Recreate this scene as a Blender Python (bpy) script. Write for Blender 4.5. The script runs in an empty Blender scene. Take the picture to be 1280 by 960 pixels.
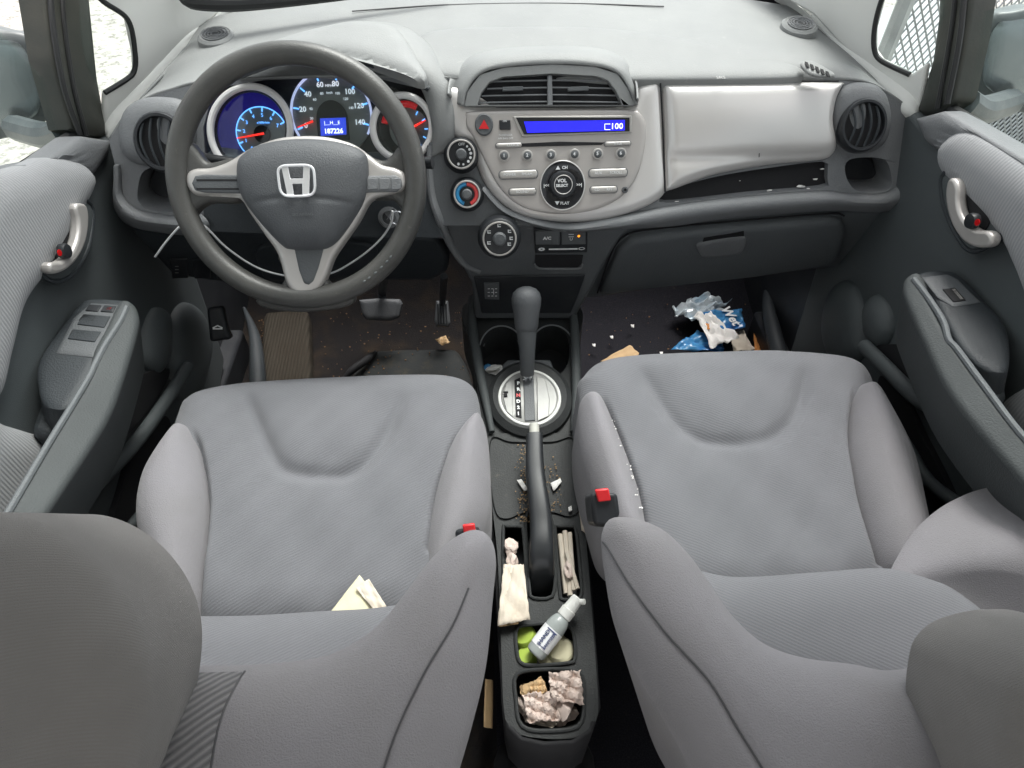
import bpy, bmesh, math, random
import numpy as np
from math import radians, sin, cos, tan, pi, sqrt
from mathutils import Vector, geometry
random.seed(4); rng = np.random.default_rng(4)
sc = bpy.context.scene

# ------------------------------------------------------------------ camera, sky, sun, exposure
FOC, TH, PS = 800.0, radians(47), radians(3)
CAM = np.array([-.04, 0, 1.175])
RI = np.array([cos(PS), -sin(PS), 0.0]); FW = np.array([sin(PS)*cos(TH), cos(PS)*cos(TH), -sin(TH)]); UP = np.cross(RI, FW)
cd = bpy.data.cameras.new('camera'); cam = bpy.data.objects.new('camera', cd); sc.collection.objects.link(cam)
cd.sensor_width = 36; cd.lens = FOC/1280*36; cd.clip_start = .01; cd.clip_end = 500
cam.location = CAM; cam.rotation_euler = (radians(90)-TH, 0, -PS); sc.camera = cam
w = bpy.data.worlds.new('World'); sc.world = w; w.use_nodes = True
sky = w.node_tree.nodes.new('ShaderNodeTexSky'); sky.sky_type = 'NISHITA'; sky.sun_disc = False
SUN_EL, SUN_AZ = radians(62), radians(25)       # high, ahead of the car, veiled
sky.sun_elevation = SUN_EL; sky.sun_rotation = SUN_AZ; sky.dust_density = 4; sky.air_density = .8; sky.ozone_density = 1
bg = w.node_tree.nodes['Background']; bg.inputs[1].default_value = .15
hs_ = w.node_tree.nodes.new('ShaderNodeHueSaturation'); hs_.inputs['Saturation'].default_value = .12     # thin cloud greys the blue
w.node_tree.links.new(sky.outputs[0], hs_.inputs['Color']); w.node_tree.links.new(hs_.outputs[0], bg.inputs[0])
ld = bpy.data.lights.new('sun', 'SUN'); ld.energy = 1.5; ld.angle = radians(25); ld.color = (1, .96, .90)
sun = bpy.data.objects.new('sun', ld); sc.collection.objects.link(sun); sun.location = (0, 0, 10)
sd = Vector((sin(SUN_AZ)*cos(SUN_EL), cos(SUN_AZ)*cos(SUN_EL), sin(SUN_EL)))
sun.rotation_euler = (-sd).to_track_quat('-Z', 'Y').to_euler()
sc.view_settings.view_transform = 'Standard'; sc.view_settings.look = 'None'
sc.view_settings.exposure = 1.22; sc.view_settings.gamma = 1
sc.cycles.max_bounces = 8; sc.cycles.diffuse_bounces = 5; sc.cycles.glossy_bounces = 4; sc.cycles.transparent_max_bounces = 12

# ------------------------------------------------------------------ materials
def mat(name, col, rough=.6, metal=0, bump=None, mott=None, stripes=None, emit=None, spec=.5, sheen=0, dust=None, alpha=None, coat=0, chev=False):
    m = bpy.data.materials.new(name); m.use_nodes = True; nt = m.node_tree; N = nt.nodes; L = nt.links
    b = N['Principled BSDF']; b.inputs['Base Color'].default_value = (*col, 1); b.inputs['Roughness'].default_value = rough
    b.inputs['Metallic'].default_value = metal; b.inputs['Specular IOR Level'].default_value = spec
    b.inputs['Sheen Weight'].default_value = sheen; b.inputs['Coat Weight'].default_value = coat
    tc = N.new('ShaderNodeTexCoord')
    def noise(scale, det=4, rgh=.6):
        n = N.new('ShaderNodeTexNoise'); n.inputs['Scale'].default_value = scale; n.inputs['Detail'].default_value = det
        n.inputs['Roughness'].default_value = rgh
        L.new(tc.outputs['Object'], n.inputs['Vector']); return n
    colsock = None
    def mix(fac, c2, prev):
        x = N.new('ShaderNodeMix'); x.data_type = 'RGBA'
        L.new(fac, x.inputs[0])
        if prev is None: x.inputs[6].default_value = (*col, 1)
        else: L.new(prev, x.inputs[6])
        x.inputs[7].default_value = (*c2, 1); return x.outputs[2]
    def ramp(src, a, b_):
        r = N.new('ShaderNodeMapRange'); r.inputs[1].default_value = a; r.inputs[2].default_value = b_
        L.new(src, r.inputs[0]); return r.outputs[0]
    if mott:                       # (scale, colour2, lo, hi)
        n = noise(mott[0]); colsock = mix(ramp(n.outputs[0], mott[2], mott[3]), mott[1], colsock)
    if dust:                       # (scale, colour, lo, hi)
        n = noise(dust[0], 8, .75); colsock = mix(ramp(n.outputs[0], dust[2], dust[3]), dust[1], colsock)
    h = None
    if stripes:                    # (period m, rotz, bump strength, colour2)
        mp = N.new('ShaderNodeMapping'); mp.inputs['Rotation'].default_value = stripes[1]
        L.new(tc.outputs['Object'], mp.inputs['Vector'])
        wv = N.new('ShaderNodeTexWave'); wv.inputs['Scale'].default_value = .314/stripes[0]
        wv.inputs['Distortion'].default_value = .9; wv.inputs['Detail Scale'].default_value = .35
        L.new(mp.outputs[0], wv.inputs['Vector'])
        colsock = mix(wv.outputs['Fac'], stripes[3], colsock); h = wv.outputs['Fac']; hs = stripes[2]
    if bump:                       # (scale, strength)
        n = noise(bump[0], 3); 
        bn = N.new('ShaderNodeBump'); bn.inputs['Strength'].default_value = bump[1]; bn.inputs['Distance'].default_value = .002
        L.new(n.outputs[0], bn.inputs['Height'])
        last = bn
        if h:
            b2 = N.new('ShaderNodeBump'); b2.inputs['Strength'].default_value = hs; b2.inputs['Distance'].default_value = .002
            L.new(h, b2.inputs['Height']); L.new(bn.outputs[0], b2.inputs['Normal']); last = b2
        L.new(last.outputs[0], b.inputs['Normal'])
    if colsock is not None: L.new(colsock, b.inputs['Base Color'])
    if emit: b.inputs['Emission Color'].default_value = (*emit[0], 1); b.inputs['Emission Strength'].default_value = emit[1]
    return m
def glassmat(name, tint=(.93, .97, .96), gl=.08):
    m = bpy.data.materials.new(name); m.use_nodes = True; nt = m.node_tree; N = nt.nodes; L = nt.links; N.remove(N['Principled BSDF'])
    t = N.new('ShaderNodeBsdfTransparent'); t.inputs[0].default_value = (*tint, 1); g = N.new('ShaderNodeBsdfGlossy'); g.inputs['Roughness'].default_value = .02
    f = N.new('ShaderNodeLayerWeight'); f.inputs[0].default_value = .5; pw = N.new('ShaderNodeMath'); pw.operation = 'POWER'; pw.inputs[1].default_value = 5
    mu = N.new('ShaderNodeMath'); mu.operation = 'MULTIPLY_ADD'; mu.inputs[1].default_value = .22; mu.inputs[2].default_value = .03; x = N.new('ShaderNodeMixShader')
    L.new(f.outputs['Facing'], pw.inputs[0]); L.new(pw.outputs[0], mu.inputs[0]); L.new(mu.outputs[0], x.inputs[0]); L.new(t.outputs[0], x.inputs[1]); L.new(g.outputs[0], x.inputs[2]); L.new(x.outputs[0], N['Material Output'].inputs[0]); return m
M = {}
M['dash'] = mat('dash_grey', (.215, .221, .222), .55, bump=(420, .3), mott=(4, (.255, .26, .258), .35, .65), dust=(35, (.32, .315, .30), .60, .95), spec=.35)
M['dashlow'] = mat('dash_charcoal', (.082, .088, .095), .55, bump=(420, .4), mott=(7, (.103, .11, .116), .3, .7), dust=(70, (.3, .29, .27), .66, .9))
M['dashmid'] = mat('dash_mid', (.155, .162, .17), .55, bump=(420, .5), mott=(7, (.185, .19, .198), .3, .7), dust=(80, (.27, .26, .24), .6, .88), spec=.35)
M['glove'] = mat('glove_grey', (.11, .12, .128), .55, bump=(420, .5), mott=(6, (.13, .14, .148), .3, .7), dust=(80, (.2, .19, .18), .62, .9), spec=.35)
M['silver'] = mat('silver_paint', (.63, .61, .60), .32, .35, bump=(500, .03), mott=(6, (.66, .635, .615), .3, .7))
M['bezel'] = mat('bezel_silver', (.9, .88, .87), .3, .1, bump=(500, .03))  # silver made paler in colour to offset the gauge hood's shade
M['badge'] = mat('badge_chrome', (.88, .88, .9), .22, .5, bump=(60, .02))
M['ringl'] = mat('lit_ring', (.8, .82, .9), .3, bump=(100, .02), emit=((.5, .55, .9), .35))
M['radio'] = mat('radio_silver', (.44, .415, .40), .42, .3, bump=(500, .04), mott=(8, (.48, .45, .43), .3, .7))
M['btn'] = mat('button_silver', (.47, .45, .43), .35, .3, bump=(500, .04))
M['spoke'] = mat('spoke_silver', (.52, .495, .48), .38, .4, bump=(500, .03), mott=(9, (.48, .46, .44), .3, .7))
M['chrome'] = mat('chrome', (.85, .86, .88), .12, 1, bump=(60, .02))
M['black'] = mat('black_plastic', (.022, .024, .028), .4, bump=(700, .12), mott=(20, (.035, .037, .04), .4, .8), spec=.35)
M['blackg'] = mat('gloss_black', (.015, .016, .02), .12, bump=(200, .02), dust=(90, (.25, .25, .25), .7, .9))
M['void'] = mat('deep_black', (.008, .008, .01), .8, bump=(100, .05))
M['rubber'] = mat('wheel_rubber', (.055, .055, .053), .36, bump=(420, .25), mott=(9, (.092, .09, .085), .35, .75), dust=(60, (.20, .19, .17), .62, .85), spec=.45)
M['hub'] = mat('airbag_vinyl', (.085, .09, .098), .5, bump=(500, .5), mott=(6, (.108, .113, .12), .35, .7), spec=.4)
M['door'] = mat('door_plastic', (.080, .090, .094), .52, bump=(600, .3), mott=(5, (.078, .09, .094), .35, .7), dust=(40, (.15, .15, .14), .68, .95))
M['arm'] = mat('armrest_plastic', (.056, .062, .064), .6, bump=(420, .4), mott=(6, (.070, .077, .079), .35, .7), spec=.25)
M['armd'] = mat('armrest_dark', (.030, .035, .040), .5, bump=(420, .4), mott=(6, (.042, .048, .053), .35, .7), spec=.3)
M['console'] = mat('console_plastic', (.026, .028, .029), .55, bump=(420, .4), mott=(9, (.04, .042, .043), .4, .75), dust=(70, (.12, .108, .085), .60, .9), spec=.25)
M['trim'] = mat('pillar_trim', (.74, .745, .715), .6, bump=(500, .12), mott=(4, (.78, .785, .76), .3, .7))
M['trim2'] = mat('lever_button_grey', (.42, .42, .38), .6, bump=(500, .12), mott=(4, (.47, .47, .43), .3, .7))  # plain grey-beige plastic of the handbrake release button
M['frame'] = mat('window_frame', (.03, .034, .03), .5, bump=(300, .15), mott=(12, (.055, .055, .045), .35, .75))
M['seal'] = mat('rubber_seal', (.012, .013, .014), .5, bump=(300, .1))
GREY1, GREY2 = (.177, .176, .190), (.225, .228, .250)
M['seat'] = mat('seat_weave', GREY1, .95, sheen=.15, bump=(1500, .5), mott=(5, (.14, .142, .152), .42, .75), stripes=(.0036, (0, 0, radians(62)), .16, (.145, .149, .163)), dust=(55, (.27, .26, .26), .66, .9), spec=.12)
M['seat2'] = mat('seat_weave_far', GREY1, .95, sheen=.15, bump=(1500, .5), mott=(5, (.14, .142, .152), .42, .75), stripes=(.0036, (0, 0, radians(118)), .16, (.145, .149, .163)), dust=(55, (.27, .26, .26), .66, .9), spec=.12)
M['seatb'] = mat('seat_plain', (.215, .208, .224), .95, sheen=.15, bump=(700, .5), mott=(5, (.19, .184, .192), .40, .72), dust=(130, (.27, .263, .27), .6, .85), spec=.12)
M['head'] = mat('headrest_cloth', (.212, .205, .205), .95, sheen=.1, bump=(1800, .6), mott=(8, (.145, .14, .14), .35, .7), stripes=(.0018, (0, 0, radians(80)), .08, (.185, .176, .17)), spec=.15)
M['rib'] = mat('seat_ribbed_cloth', (.21, .205, .21), .95, bump=(1500, .5), stripes=(.0054, (0, 0, radians(52)), .7, (.12, .118, .125)), spec=.15)
M['insert'] = mat('door_fabric', (.335, .34, .35), .9, sheen=.15, bump=(1500, .3), stripes=(.0050, (0, 0, radians(80)), .25, (.275, .28, .293)), spec=.15)
M['carpet'] = mat('carpet', (.022, .022, .027), 1, bump=(900, 1), mott=(400, (.045, .043, .05), .45, .75), dust=(60, (.10, .085, .065), .6, .85), spec=.05)
M['dirty'] = mat('dirty_carpet', (.020, .0185, .019), 1, bump=(300, 1), mott=(11, (.042, .032, .024), .48, .72), dust=(70, (.085, .06, .036), .62, .82), spec=.05)
M['mat'] = mat('floor_mat', (.062, .055, .045), .95, bump=(400, .6), mott=(9, (.045, .036, .028), .35, .7), stripes=(.008, (0, 0, 0), .6, (.042, .037, .03)), spec=.1)
M['red'] = mat('red_plastic', (.65, .02, .025), .35, bump=(200, .03))
M['redl'] = mat('red_trim', (.5, .01, .012), .2, bump=(200, .03), spec=.3)
M['paper'] = mat('paper', (.62, .56, .48), .85, bump=(60, .6), mott=(14, (.52, .45, .37), .4, .7))
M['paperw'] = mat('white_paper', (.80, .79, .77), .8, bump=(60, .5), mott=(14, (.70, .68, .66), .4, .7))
M['tissue'] = mat('crumpled_tissue', (.62, .52, .47), .9, bump=(50, .8), mott=(22, (.50, .39, .34), .4, .7))
M['kraft'] = mat('kraft_paper', (.55, .38, .21), .85, bump=(80, .5), mott=(10, (.46, .31, .16), .4, .7))
M['yellow'] = mat('cream_paper', (.66, .62, .44), .8, bump=(60, .4), mott=(10, (.56, .52, .35), .4, .7))
M['lime'] = mat('lime_plastic', (.36, .48, .08), .35, bump=(100, .1))
M['blue'] = mat('blue_film', (.06, .24, .46), .25, bump=(40, .6), mott=(12, (.02, .12, .40), .4, .7))
M['film'] = mat('silver_film', (.60, .66, .70), .22, .2, bump=(40, .9), mott=(20, (.42, .55, .66), .45, .65))
M['orange'] = mat('orange_leaf', (.50, .20, .05), .8, bump=(100, .4))
M['white'] = mat('white_print', (.82, .83, .84), .5, bump=(100, .02))
M['greyp'] = mat('grey_print', (.34, .34, .34), .5, bump=(100, .02))
M['dkp'] = mat('dark_print', (.05, .05, .055), .5, bump=(100, .02))
M['lcd'] = mat('lcd_blue', (.01, .01, .3), .2, bump=(100, .02), emit=((.02, .02, .85), .65))
M['lcd2'] = mat('lcd_small', (.02, .03, .3), .3, bump=(100, .02), emit=((.03, .07, .75), .45))
M['lcdt'] = mat('lcd_text', (.8, .85, .95), .4, emit=((.75, .8, 1), .8))
M['gface'] = mat('gauge_face', (.22, .22, .23), .3, bump=(200, .03), mott=(30, (.27, .27, .27), .4, .7))
M['gblue'] = mat('gauge_blue', (.012, .012, .10), .3, bump=(200, .03), emit=((.06, .04, .6), .07), mott=(20, (.02, .02, .22), .4, .65))
M['gtick'] = mat('gauge_tick', (.2, .5, 1), .4, emit=((.12, .38, 1), .9))
M['gneed'] = mat('gauge_needle', (.9, .03, .02), .4, emit=((1, .03, .02), .7))
M['ggreen'] = mat('eco_green', (.02, .3, .05), .4, emit=((.02, .5, .12), .18))
M['amber'] = mat('amber_light', (1, .35, .02), .4, emit=((1, .3, .02), .8))
M['cold'] = mat('cold_blue', (.03, .25, .50), .4, bump=(100, .02)); M['hot'] = mat('hot_red', (.6, .06, .06), .4, bump=(100, .02))
M['glass'] = glassmat('window_glass'); M['clear'] = glassmat('clear_plastic', (.86, .9, .88))
M['numl'] = mat('lit_numerals', (.8, .82, .85), .4, emit=((.75, .8, .9), .35))
M['mirror'] = mat('mirror_glass', (.28, .31, .32), .22, .8, bump=(20, .02), dust=(14, (.35, .37, .38), .5, .8))
M['mirhouse'] = mat('mirror_housing', (.10, .115, .12), .4, bump=(300, .1), mott=(20, (.16, .17, .17), .4, .7))
M['gravel'] = mat('gravel', (.42, .40, .37), .95, bump=(40, 1), mott=(18, (.20, .19, .17), .50, .62), dust=(55, (.55, .53, .48), .45, .7))
M['body'] = mat('car_paint', (.32, .34, .33), .3, .5, bump=(200, .02))
M['steel'] = mat('galvanised_steel', (.42, .44, .45), .5, .4, bump=(80, .2), mott=(14, (.33, .34, .35), .4, .7))
M['liner'] = mat('headliner', (.60, .60, .57), .95, bump=(900, .3), mott=(5, (.57, .57, .54), .4, .7))

# ------------------------------------------------------------------ geometry helpers
def ray(px, py): return RI*(px-640)/FOC + UP*(480-py)/FOC + FW
class PL:                                           # a plane in the car, with a 2-D frame of its own
    def __init__(s, p, n, ex=(1, 0, 0)):
        s.p = np.array(p, float); s.n = np.array(n, float); s.n /= np.linalg.norm(s.n)
        ex = np.array(ex, float); ex -= s.n*ex.dot(s.n); s.ex = ex/np.linalg.norm(ex); s.ey = np.cross(s.n, s.ex)
    def hit(s, px, py, off=0):
        r = ray(px, py); q = s.p+s.n*off; return CAM + r*((q-CAM).dot(s.n)/r.dot(s.n))
    def uv(s, px, py, off=0):
        q = s.hit(px, py, off)-s.p; return np.array([q.dot(s.ex), q.dot(s.ey)])
    def w(s, u, v, off=0): return s.p+s.ex*u+s.ey*v+s.n*off
    def uvs(s, pts, off=0): return np.array([s.uv(a, b, off) for a, b in pts])
    def at(s, off): return PL(s.p+s.n*off, s.n, s.ex)
def at(px, py, **k):
    r = ray(px, py); (a, v), = k.items()
    t = v if a == 'd' else (v-CAM['xyz'.index(a)])/r['xyz'.index(a)]
    return CAM+r*t
def smooth(P, n=96, closed=True):                   # Catmull-Rom, then even spacing
    P = np.array(P, float); m = len(P); out = []
    for i in range(m if closed else m-1):
        if closed: a, b, c, d = P[i-1], P[i], P[(i+1) % m], P[(i+2) % m]
        else: a, b, c, d = P[max(i-1, 0)], P[i], P[i+1], P[min(i+2, m-1)]
        for t in np.linspace(0, 1, 12, endpoint=False):
            out.append(.5*((2*b)+(-a+c)*t+(2*a-5*b+4*c-d)*t*t+(-a+3*b-3*c+d)*t**3))
    if not closed: out.append(P[-1])
    out = np.array(out); Q = np.vstack([out, out[:1]]) if closed else out
    s = np.r_[0, np.cumsum(np.linalg.norm(np.diff(Q, axis=0), axis=1))]
    ts = np.linspace(0, s[-1], n, endpoint=not closed)
    return np.array([[np.interp(t, s, Q[:, k]) for k in range(P.shape[1])] for t in ts])
def segdist(Q, P, closed=True):
    A = P if closed else P[:-1]; B = np.roll(P, -1, 0) if closed else P[1:]
    d = B-A; L = (d**2).sum(1)+1e-12; out = np.full(len(Q), 1e9)
    for i in range(len(A)):
        t = np.clip(((Q-A[i])@d[i])/L[i], 0, 1); out = np.minimum(out, np.linalg.norm(Q-(A[i]+t[:, None]*d[i]), axis=1))
    return out
def softdist(Q, P):                                 # rounded distance to the outline: no ridge along the middle
    D = segdist(Q, P); s = np.linalg.norm(np.roll(P, -1, 0)-P, axis=1).mean(); acc = np.zeros(len(Q))
    for p_ in P: acc += 1/(((Q-p_)**2).sum(1)+1e-9)**2
    S = (acc*s/1.5708)**(-1/3); w_ = np.clip((D-s)/(2.5*s), 0, 1); w_ = w_*w_*(3-2*w_)
    return D*(1-w_)+np.minimum(S*1.08, D*1.02)*w_
ORG = {}
def thing(name, label, cat, loc, group=None, kind=None):
    o = bpy.data.objects.new(name, None); sc.collection.objects.link(o); o.location = loc; o.empty_display_size = .05
    ORG[o.name] = np.array(loc, float); o['label'] = label; o['category'] = cat
    if group: o['group'] = group
    return o
def obj(name, geos, m, parent=None, smooth_=True, bevel=0, subd=0, label=None, cat=None, group=None, kind=None, segs=2, solid=0, angle=35):
    if isinstance(geos, tuple): geos = [geos]
    V = []; Fc = []
    for v, f in geos:
        k = len(V); V += [tuple(x) for x in v]; Fc += [tuple(i+k for i in q) for q in f]
    org = ORG[parent.name] if parent else (np.mean(np.array(V), 0)*[1, 1, 0]+[0, 0, min(v[2] for v in V)] if kind != 'structure' else np.zeros(3))
    V = [tuple(np.array(v)-org) for v in V]
    me = bpy.data.meshes.new(name); me.from_pydata(V, [], Fc)
    bm = bmesh.new(); bm.from_mesh(me); bmesh.ops.recalc_face_normals(bm, faces=bm.faces[:]); bm.to_mesh(me); bm.free()
    me.materials.append(M[m] if isinstance(m, str) else m)
    o = bpy.data.objects.new(name, me); sc.collection.objects.link(o)
    if parent: o.parent = parent
    else: o.location = org
    ORG[o.name] = org
    if solid:
        s_ = o.modifiers.new('s', 'SOLIDIFY'); s_.thickness = solid; s_.offset = 0
    if bevel:
        b = o.modifiers.new('b', 'BEVEL'); b.width = bevel; b.segments = segs; b.limit_method = 'ANGLE'; b.angle_limit = radians(40); b.harden_normals = False
    if subd:
        b = o.modifiers.new('u', 'SUBSURF'); b.levels = subd; b.render_levels = subd
    if smooth_:
        for p in me.polygons: p.use_smooth = True
        if not subd:
            try: me.set_sharp_from_angle(angle=radians(angle))
            except Exception: pass
    if label: o['label'] = label
    if cat: o['category'] = cat
    if group: o['group'] = group
    if kind: o['kind'] = kind
    return o
def pillow(pl, pts, T, R, depth=.02, extra=None, n=110, rings=22, raw=False, sm=True, ctr=None, inset=0, p=1.9, dvec=None, soft=False):
    P = pl.uvs(pts) if not raw else np.array(pts, float)
    P = smooth(P, n) if sm else smooth_lin(P, n)
    c = P.mean(0) if ctr is None else pl.uv(*ctr)
    V = []; rows = []
    for k in range(rings):
        t = 1-(1-k/rings)**p if False else (k/rings)**p
        rows.append(P*(1-t)+c*t)
    rows.append(c[None]); Q = np.vstack(rows)
    D = softdist(Q, P); D[:n] = 0
    def hf(Q_, D_):
        q = np.clip(D_/R, 0, 1); h_ = T*(q*q*(3-2*q) if soft else np.sqrt(np.clip(1-(1-q)**2, 0, 1)))
        return h_ if extra is None else h_+extra(Q_, D_)*np.clip(D_/(R*.6), 0, 1)
    H = hf(Q, D); pillow.on = lambda Q_, lift=.0003: [pl.w(a[0], a[1], h+lift) for a, h in zip(Q_, hf(Q_, softdist(Q_, P)))]
    for a, h in zip(Q, H): V.append(pl.w(a[0], a[1], h))
    Fc = []
    for k in range(rings-1):
        for i in range(n):
            j = (i+1) % n; Fc.append((k*n+i, k*n+j, (k+1)*n+j, (k+1)*n+i))
    k = rings-1
    for i in range(n): Fc.append((k*n+i, k*n+(i+1) % n, rings*n))
    b0 = len(V); dv = -pl.n*depth if dvec is None else np.array(dvec)
    for i in range(n):
        a = P[i]+(c-P[i])*inset; V.append(pl.w(a[0], a[1])+dv)
    for i in range(n):
        j = (i+1) % n; Fc.append((j, i, b0+i, b0+j))
    Fc.append(tuple(b0+i for i in range(n)))
    return V, Fc
def smooth_lin(P, n):
    Q = np.vstack([P, P[:1]]); s = np.r_[0, np.cumsum(np.linalg.norm(np.diff(Q, axis=0), axis=1))]
    return np.array([[np.interp(t, s, Q[:, k]) for k in range(2)] for t in np.linspace(0, s[-1], n, endpoint=False)])
def arch(*rows, nx=90, ny=14): return grid(rows, nx, ny)
def patch(pl, pts, on, n=90, rings=30, lift=.0008):
    P = smooth_lin(pl.uvs(pts), n); c = P.mean(0); Q = np.vstack([P*(1-k/rings)+c*k/rings for k in range(rings)]+[c[None]])
    V = on(Q, lift); Fc = [(k*n+i, k*n+(i+1) % n, (k+1)*n+(i+1) % n, (k+1)*n+i) for k in range(rings-1) for i in range(n)]
    return V, Fc+[((rings-1)*n+i, (rings-1)*n+(i+1) % n, rings*n) for i in range(n)]
def prism(pl, pts, depth, holes=(), off=0, raw=False, sm=0, dvec=None, holedepth=None, floor=False):
    g = lambda q: (np.array(q, float) if raw else pl.uvs(q, off))
    loops = [g(pts)]+[g(h) for h in holes]
    if sm: loops = [smooth(l, sm) for l in loops]
    dv = -pl.n*depth if dvec is None else np.array(dvec, float)
    tris = geometry.tessellate_polygon([[Vector((a[0], a[1], 0)) for a in l] for l in loops])
    flat = np.vstack(loops); N = len(flat)
    V = [pl.w(a[0], a[1], off) for a in flat]; V += [v+dv for v in V]
    if len(loops) == 1: Fc = [tuple(range(N)), tuple(range(2*N-1, N-1, -1))]
    else: Fc = [tuple(t) for t in tris]+[tuple(i+N for i in reversed(t)) for t in tris]
    k = 0
    for l in loops:
        m = len(l)
        for i in range(m):
            j = (i+1) % m; Fc.append((k+j, k+i, N+k+i, N+k+j))
        k += m
    return V, Fc
def tube(P, r, n=12, closed=False, sm=0, caps=True):
    P = np.array(P, float)
    if sm: P = smooth(P, sm, closed)
    m = len(P); rr = np.full(m, r) if np.isscalar(r) else np.interp(np.linspace(0, 1, m), np.linspace(0, 1, len(r)), r)
    T = np.roll(P, -1, 0)-np.roll(P, 1, 0) if closed else np.gradient(P, axis=0)
    T /= np.linalg.norm(T, axis=1)[:, None]+1e-12
    a = np.array([0, 0, 1.]) if abs(T[0][2]) < .9 else np.array([1., 0, 0]); V = []
    for i in range(m):
        a = a-T[i]*a.dot(T[i]); a /= np.linalg.norm(a)+1e-12; b = np.cross(T[i], a)
        for k in range(n):
            t = 2*pi*k/n; V.append(P[i]+(a*cos(t)+b*sin(t))*rr[i])
    Fc = []
    for i in range(m if closed else m-1):
        for k in range(n):
            Fc.append((i*n+k, i*n+(k+1) % n, ((i+1) % m)*n+(k+1) % n, ((i+1) % m)*n+k))
    if not closed and caps: Fc += [tuple(range(n)), tuple((m-1)*n+k for k in range(n))]
    return V, Fc
def lathe(c, ax, prof, n=48, ex=None, sx=1, sy=1):                 # prof: (radius, height along ax)
    c = np.array(c, float); ax = np.array(ax, float); ax /= np.linalg.norm(ax)
    e = (np.array([1., 0, 0]) if abs(ax[0]) < .9 else np.array([0, 1., 0])) if ex is None else np.array(ex, float); e -= ax*e.dot(ax); e /= np.linalg.norm(e); f = np.cross(ax, e); V = []
    for r, h in prof:
        for k in range(n):
            t = 2*pi*k/n; V.append(c+ax*h+(e*cos(t)*sx+f*sin(t)*sy)*max(r, 1e-5))
    Fc = [(i*n+k, i*n+(k+1) % n, (i+1)*n+(k+1) % n, (i+1)*n+k) for i in range(len(prof)-1) for k in range(n)]
    Fc += [tuple(range(n)), tuple((len(prof)-1)*n+k for k in range(n))]
    return V, Fc
def box(c, ex, ey, ez, sx, sy, sz):
    c, ex, ey, ez = [np.array(q, float) for q in (c, ex, ey, ez)]; V = []
    for a in (-1, 1):
        for b in (-1, 1):
            for d in (-1, 1): V.append(c+ex*a*sx/2+ey*b*sy/2+ez*d*sz/2)
    return V, [(0, 1, 3, 2), (4, 6, 7, 5), (0, 4, 5, 1), (2, 3, 7, 6), (0, 2, 6, 4), (1, 5, 7, 3)]
def loft(rows, closed=False):
    n = len(rows[0]); V = [p for r in rows for p in r]
    return V, [(i*n+k, i*n+k+1, (i+1)*n+k+1, (i+1)*n+k) for i in range(len(rows)-1) for k in range(n-1)]
def grid(rows, nx=60, ny=30):                        # smooth surface through rows of 3-D points
    R_ = np.array([smooth(np.array(r), nx, False) for r in rows]); cols = [smooth(R_[:, i], ny, False) for i in range(nx)]
    return loft([[cols[i][j] for i in range(nx)] for j in range(ny)])
def circ(pl, px, py, r, n=40, off=0, sx=1, sy=1):
    c = pl.uv(px, py, off); return [(c[0]+r*sx*cos(2*pi*k/n), c[1]+r*sy*sin(2*pi*k/n)) for k in range(n)]
def text(s, pl, px, py, size, off=.001, m='white', parent=None, name='lettering', rot=0, sx=1, th=.0003, c=None, bold=0):
    cu = bpy.data.curves.new('t', 'FONT'); cu.body = s; cu.size = size; cu.align_x = 'CENTER'; cu.align_y = 'CENTER'; cu.extrude = th; cu.resolution_u = 2; cu.offset = bold
    o = bpy.data.objects.new('t', cu); sc.collection.objects.link(o); bpy.context.view_layer.update()
    me = bpy.data.meshes.new_from_object(o.evaluated_get(bpy.context.evaluated_depsgraph_get()))
    c0 = pl.uv(px, py, off) if c is None else c; cr, sr = cos(rot), sin(rot)
    V = []
    for v in me.vertices:
        x, y = v.co.x*sx, v.co.y; V.append(pl.w(c0[0]+x*cr-y*sr, c0[1]+x*sr+y*cr, off+v.co.z))
    Fc = [tuple(p.vertices) for p in me.polygons]
    bpy.data.objects.remove(o); bpy.data.meshes.remove(me)
    if parent is None: return V, Fc
    return obj(name, (V, Fc), m, parent, smooth_=False)
def crumple(c, r, seed, sq=(1, 1, 1), rough=.38, n=3):
    g = random.Random(seed); bm = bmesh.new(); bmesh.ops.create_icosphere(bm, subdivisions=n, radius=1)
    dirs = [(Vector((g.gauss(0, 1), g.gauss(0, 1), g.gauss(0, 1))).normalized(), g.uniform(.25, 1)) for _ in range(16)]
    for v in bm.verts:
        d = 1.0
        for q, a in dirs: d -= rough*a*max(0, v.co.normalized().dot(q)-.72)*3
        d *= g.uniform(.93, 1.07); v.co = v.co*d
    V = [np.array(c)+np.array([v.co.x*sq[0], v.co.y*sq[1], v.co.z*sq[2]])*r for v in bm.verts]; Fc = [tuple(v.index for v in f.verts) for f in bm.faces]; bm.free(); return V, Fc
def sheet(pl, pts, amp, seed, off=0, fold=None, nx=16):
    """a creased loose sheet: quad outline (4 px corners) filled with a bumpy grid"""
    g = np.random.default_rng(seed); P = pl.uvs(pts); rows = []
    ph = g.uniform(0, 6, 6)
    for j in range(nx+1):
        row = []
        for i in range(nx+1):
            s, t = i/nx, j/nx
            q = (P[0]*(1-s)+P[1]*s)*(1-t)+(P[3]*(1-s)+P[2]*s)*t
            h = amp*(abs(sin(5*s+3*t+ph[0]))+.7*abs(sin(7*t-4*s+ph[1]))+.4*abs(sin(13*s+ph[2]+6*t)))+g.uniform(-.1, .1)*amp
            row.append(pl.w(q[0]+g.uniform(-1, 1)*amp*.15, q[1]+g.uniform(-1, 1)*amp*.15, off+h))
        rows.append(row)
    return loft(rows)

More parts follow.
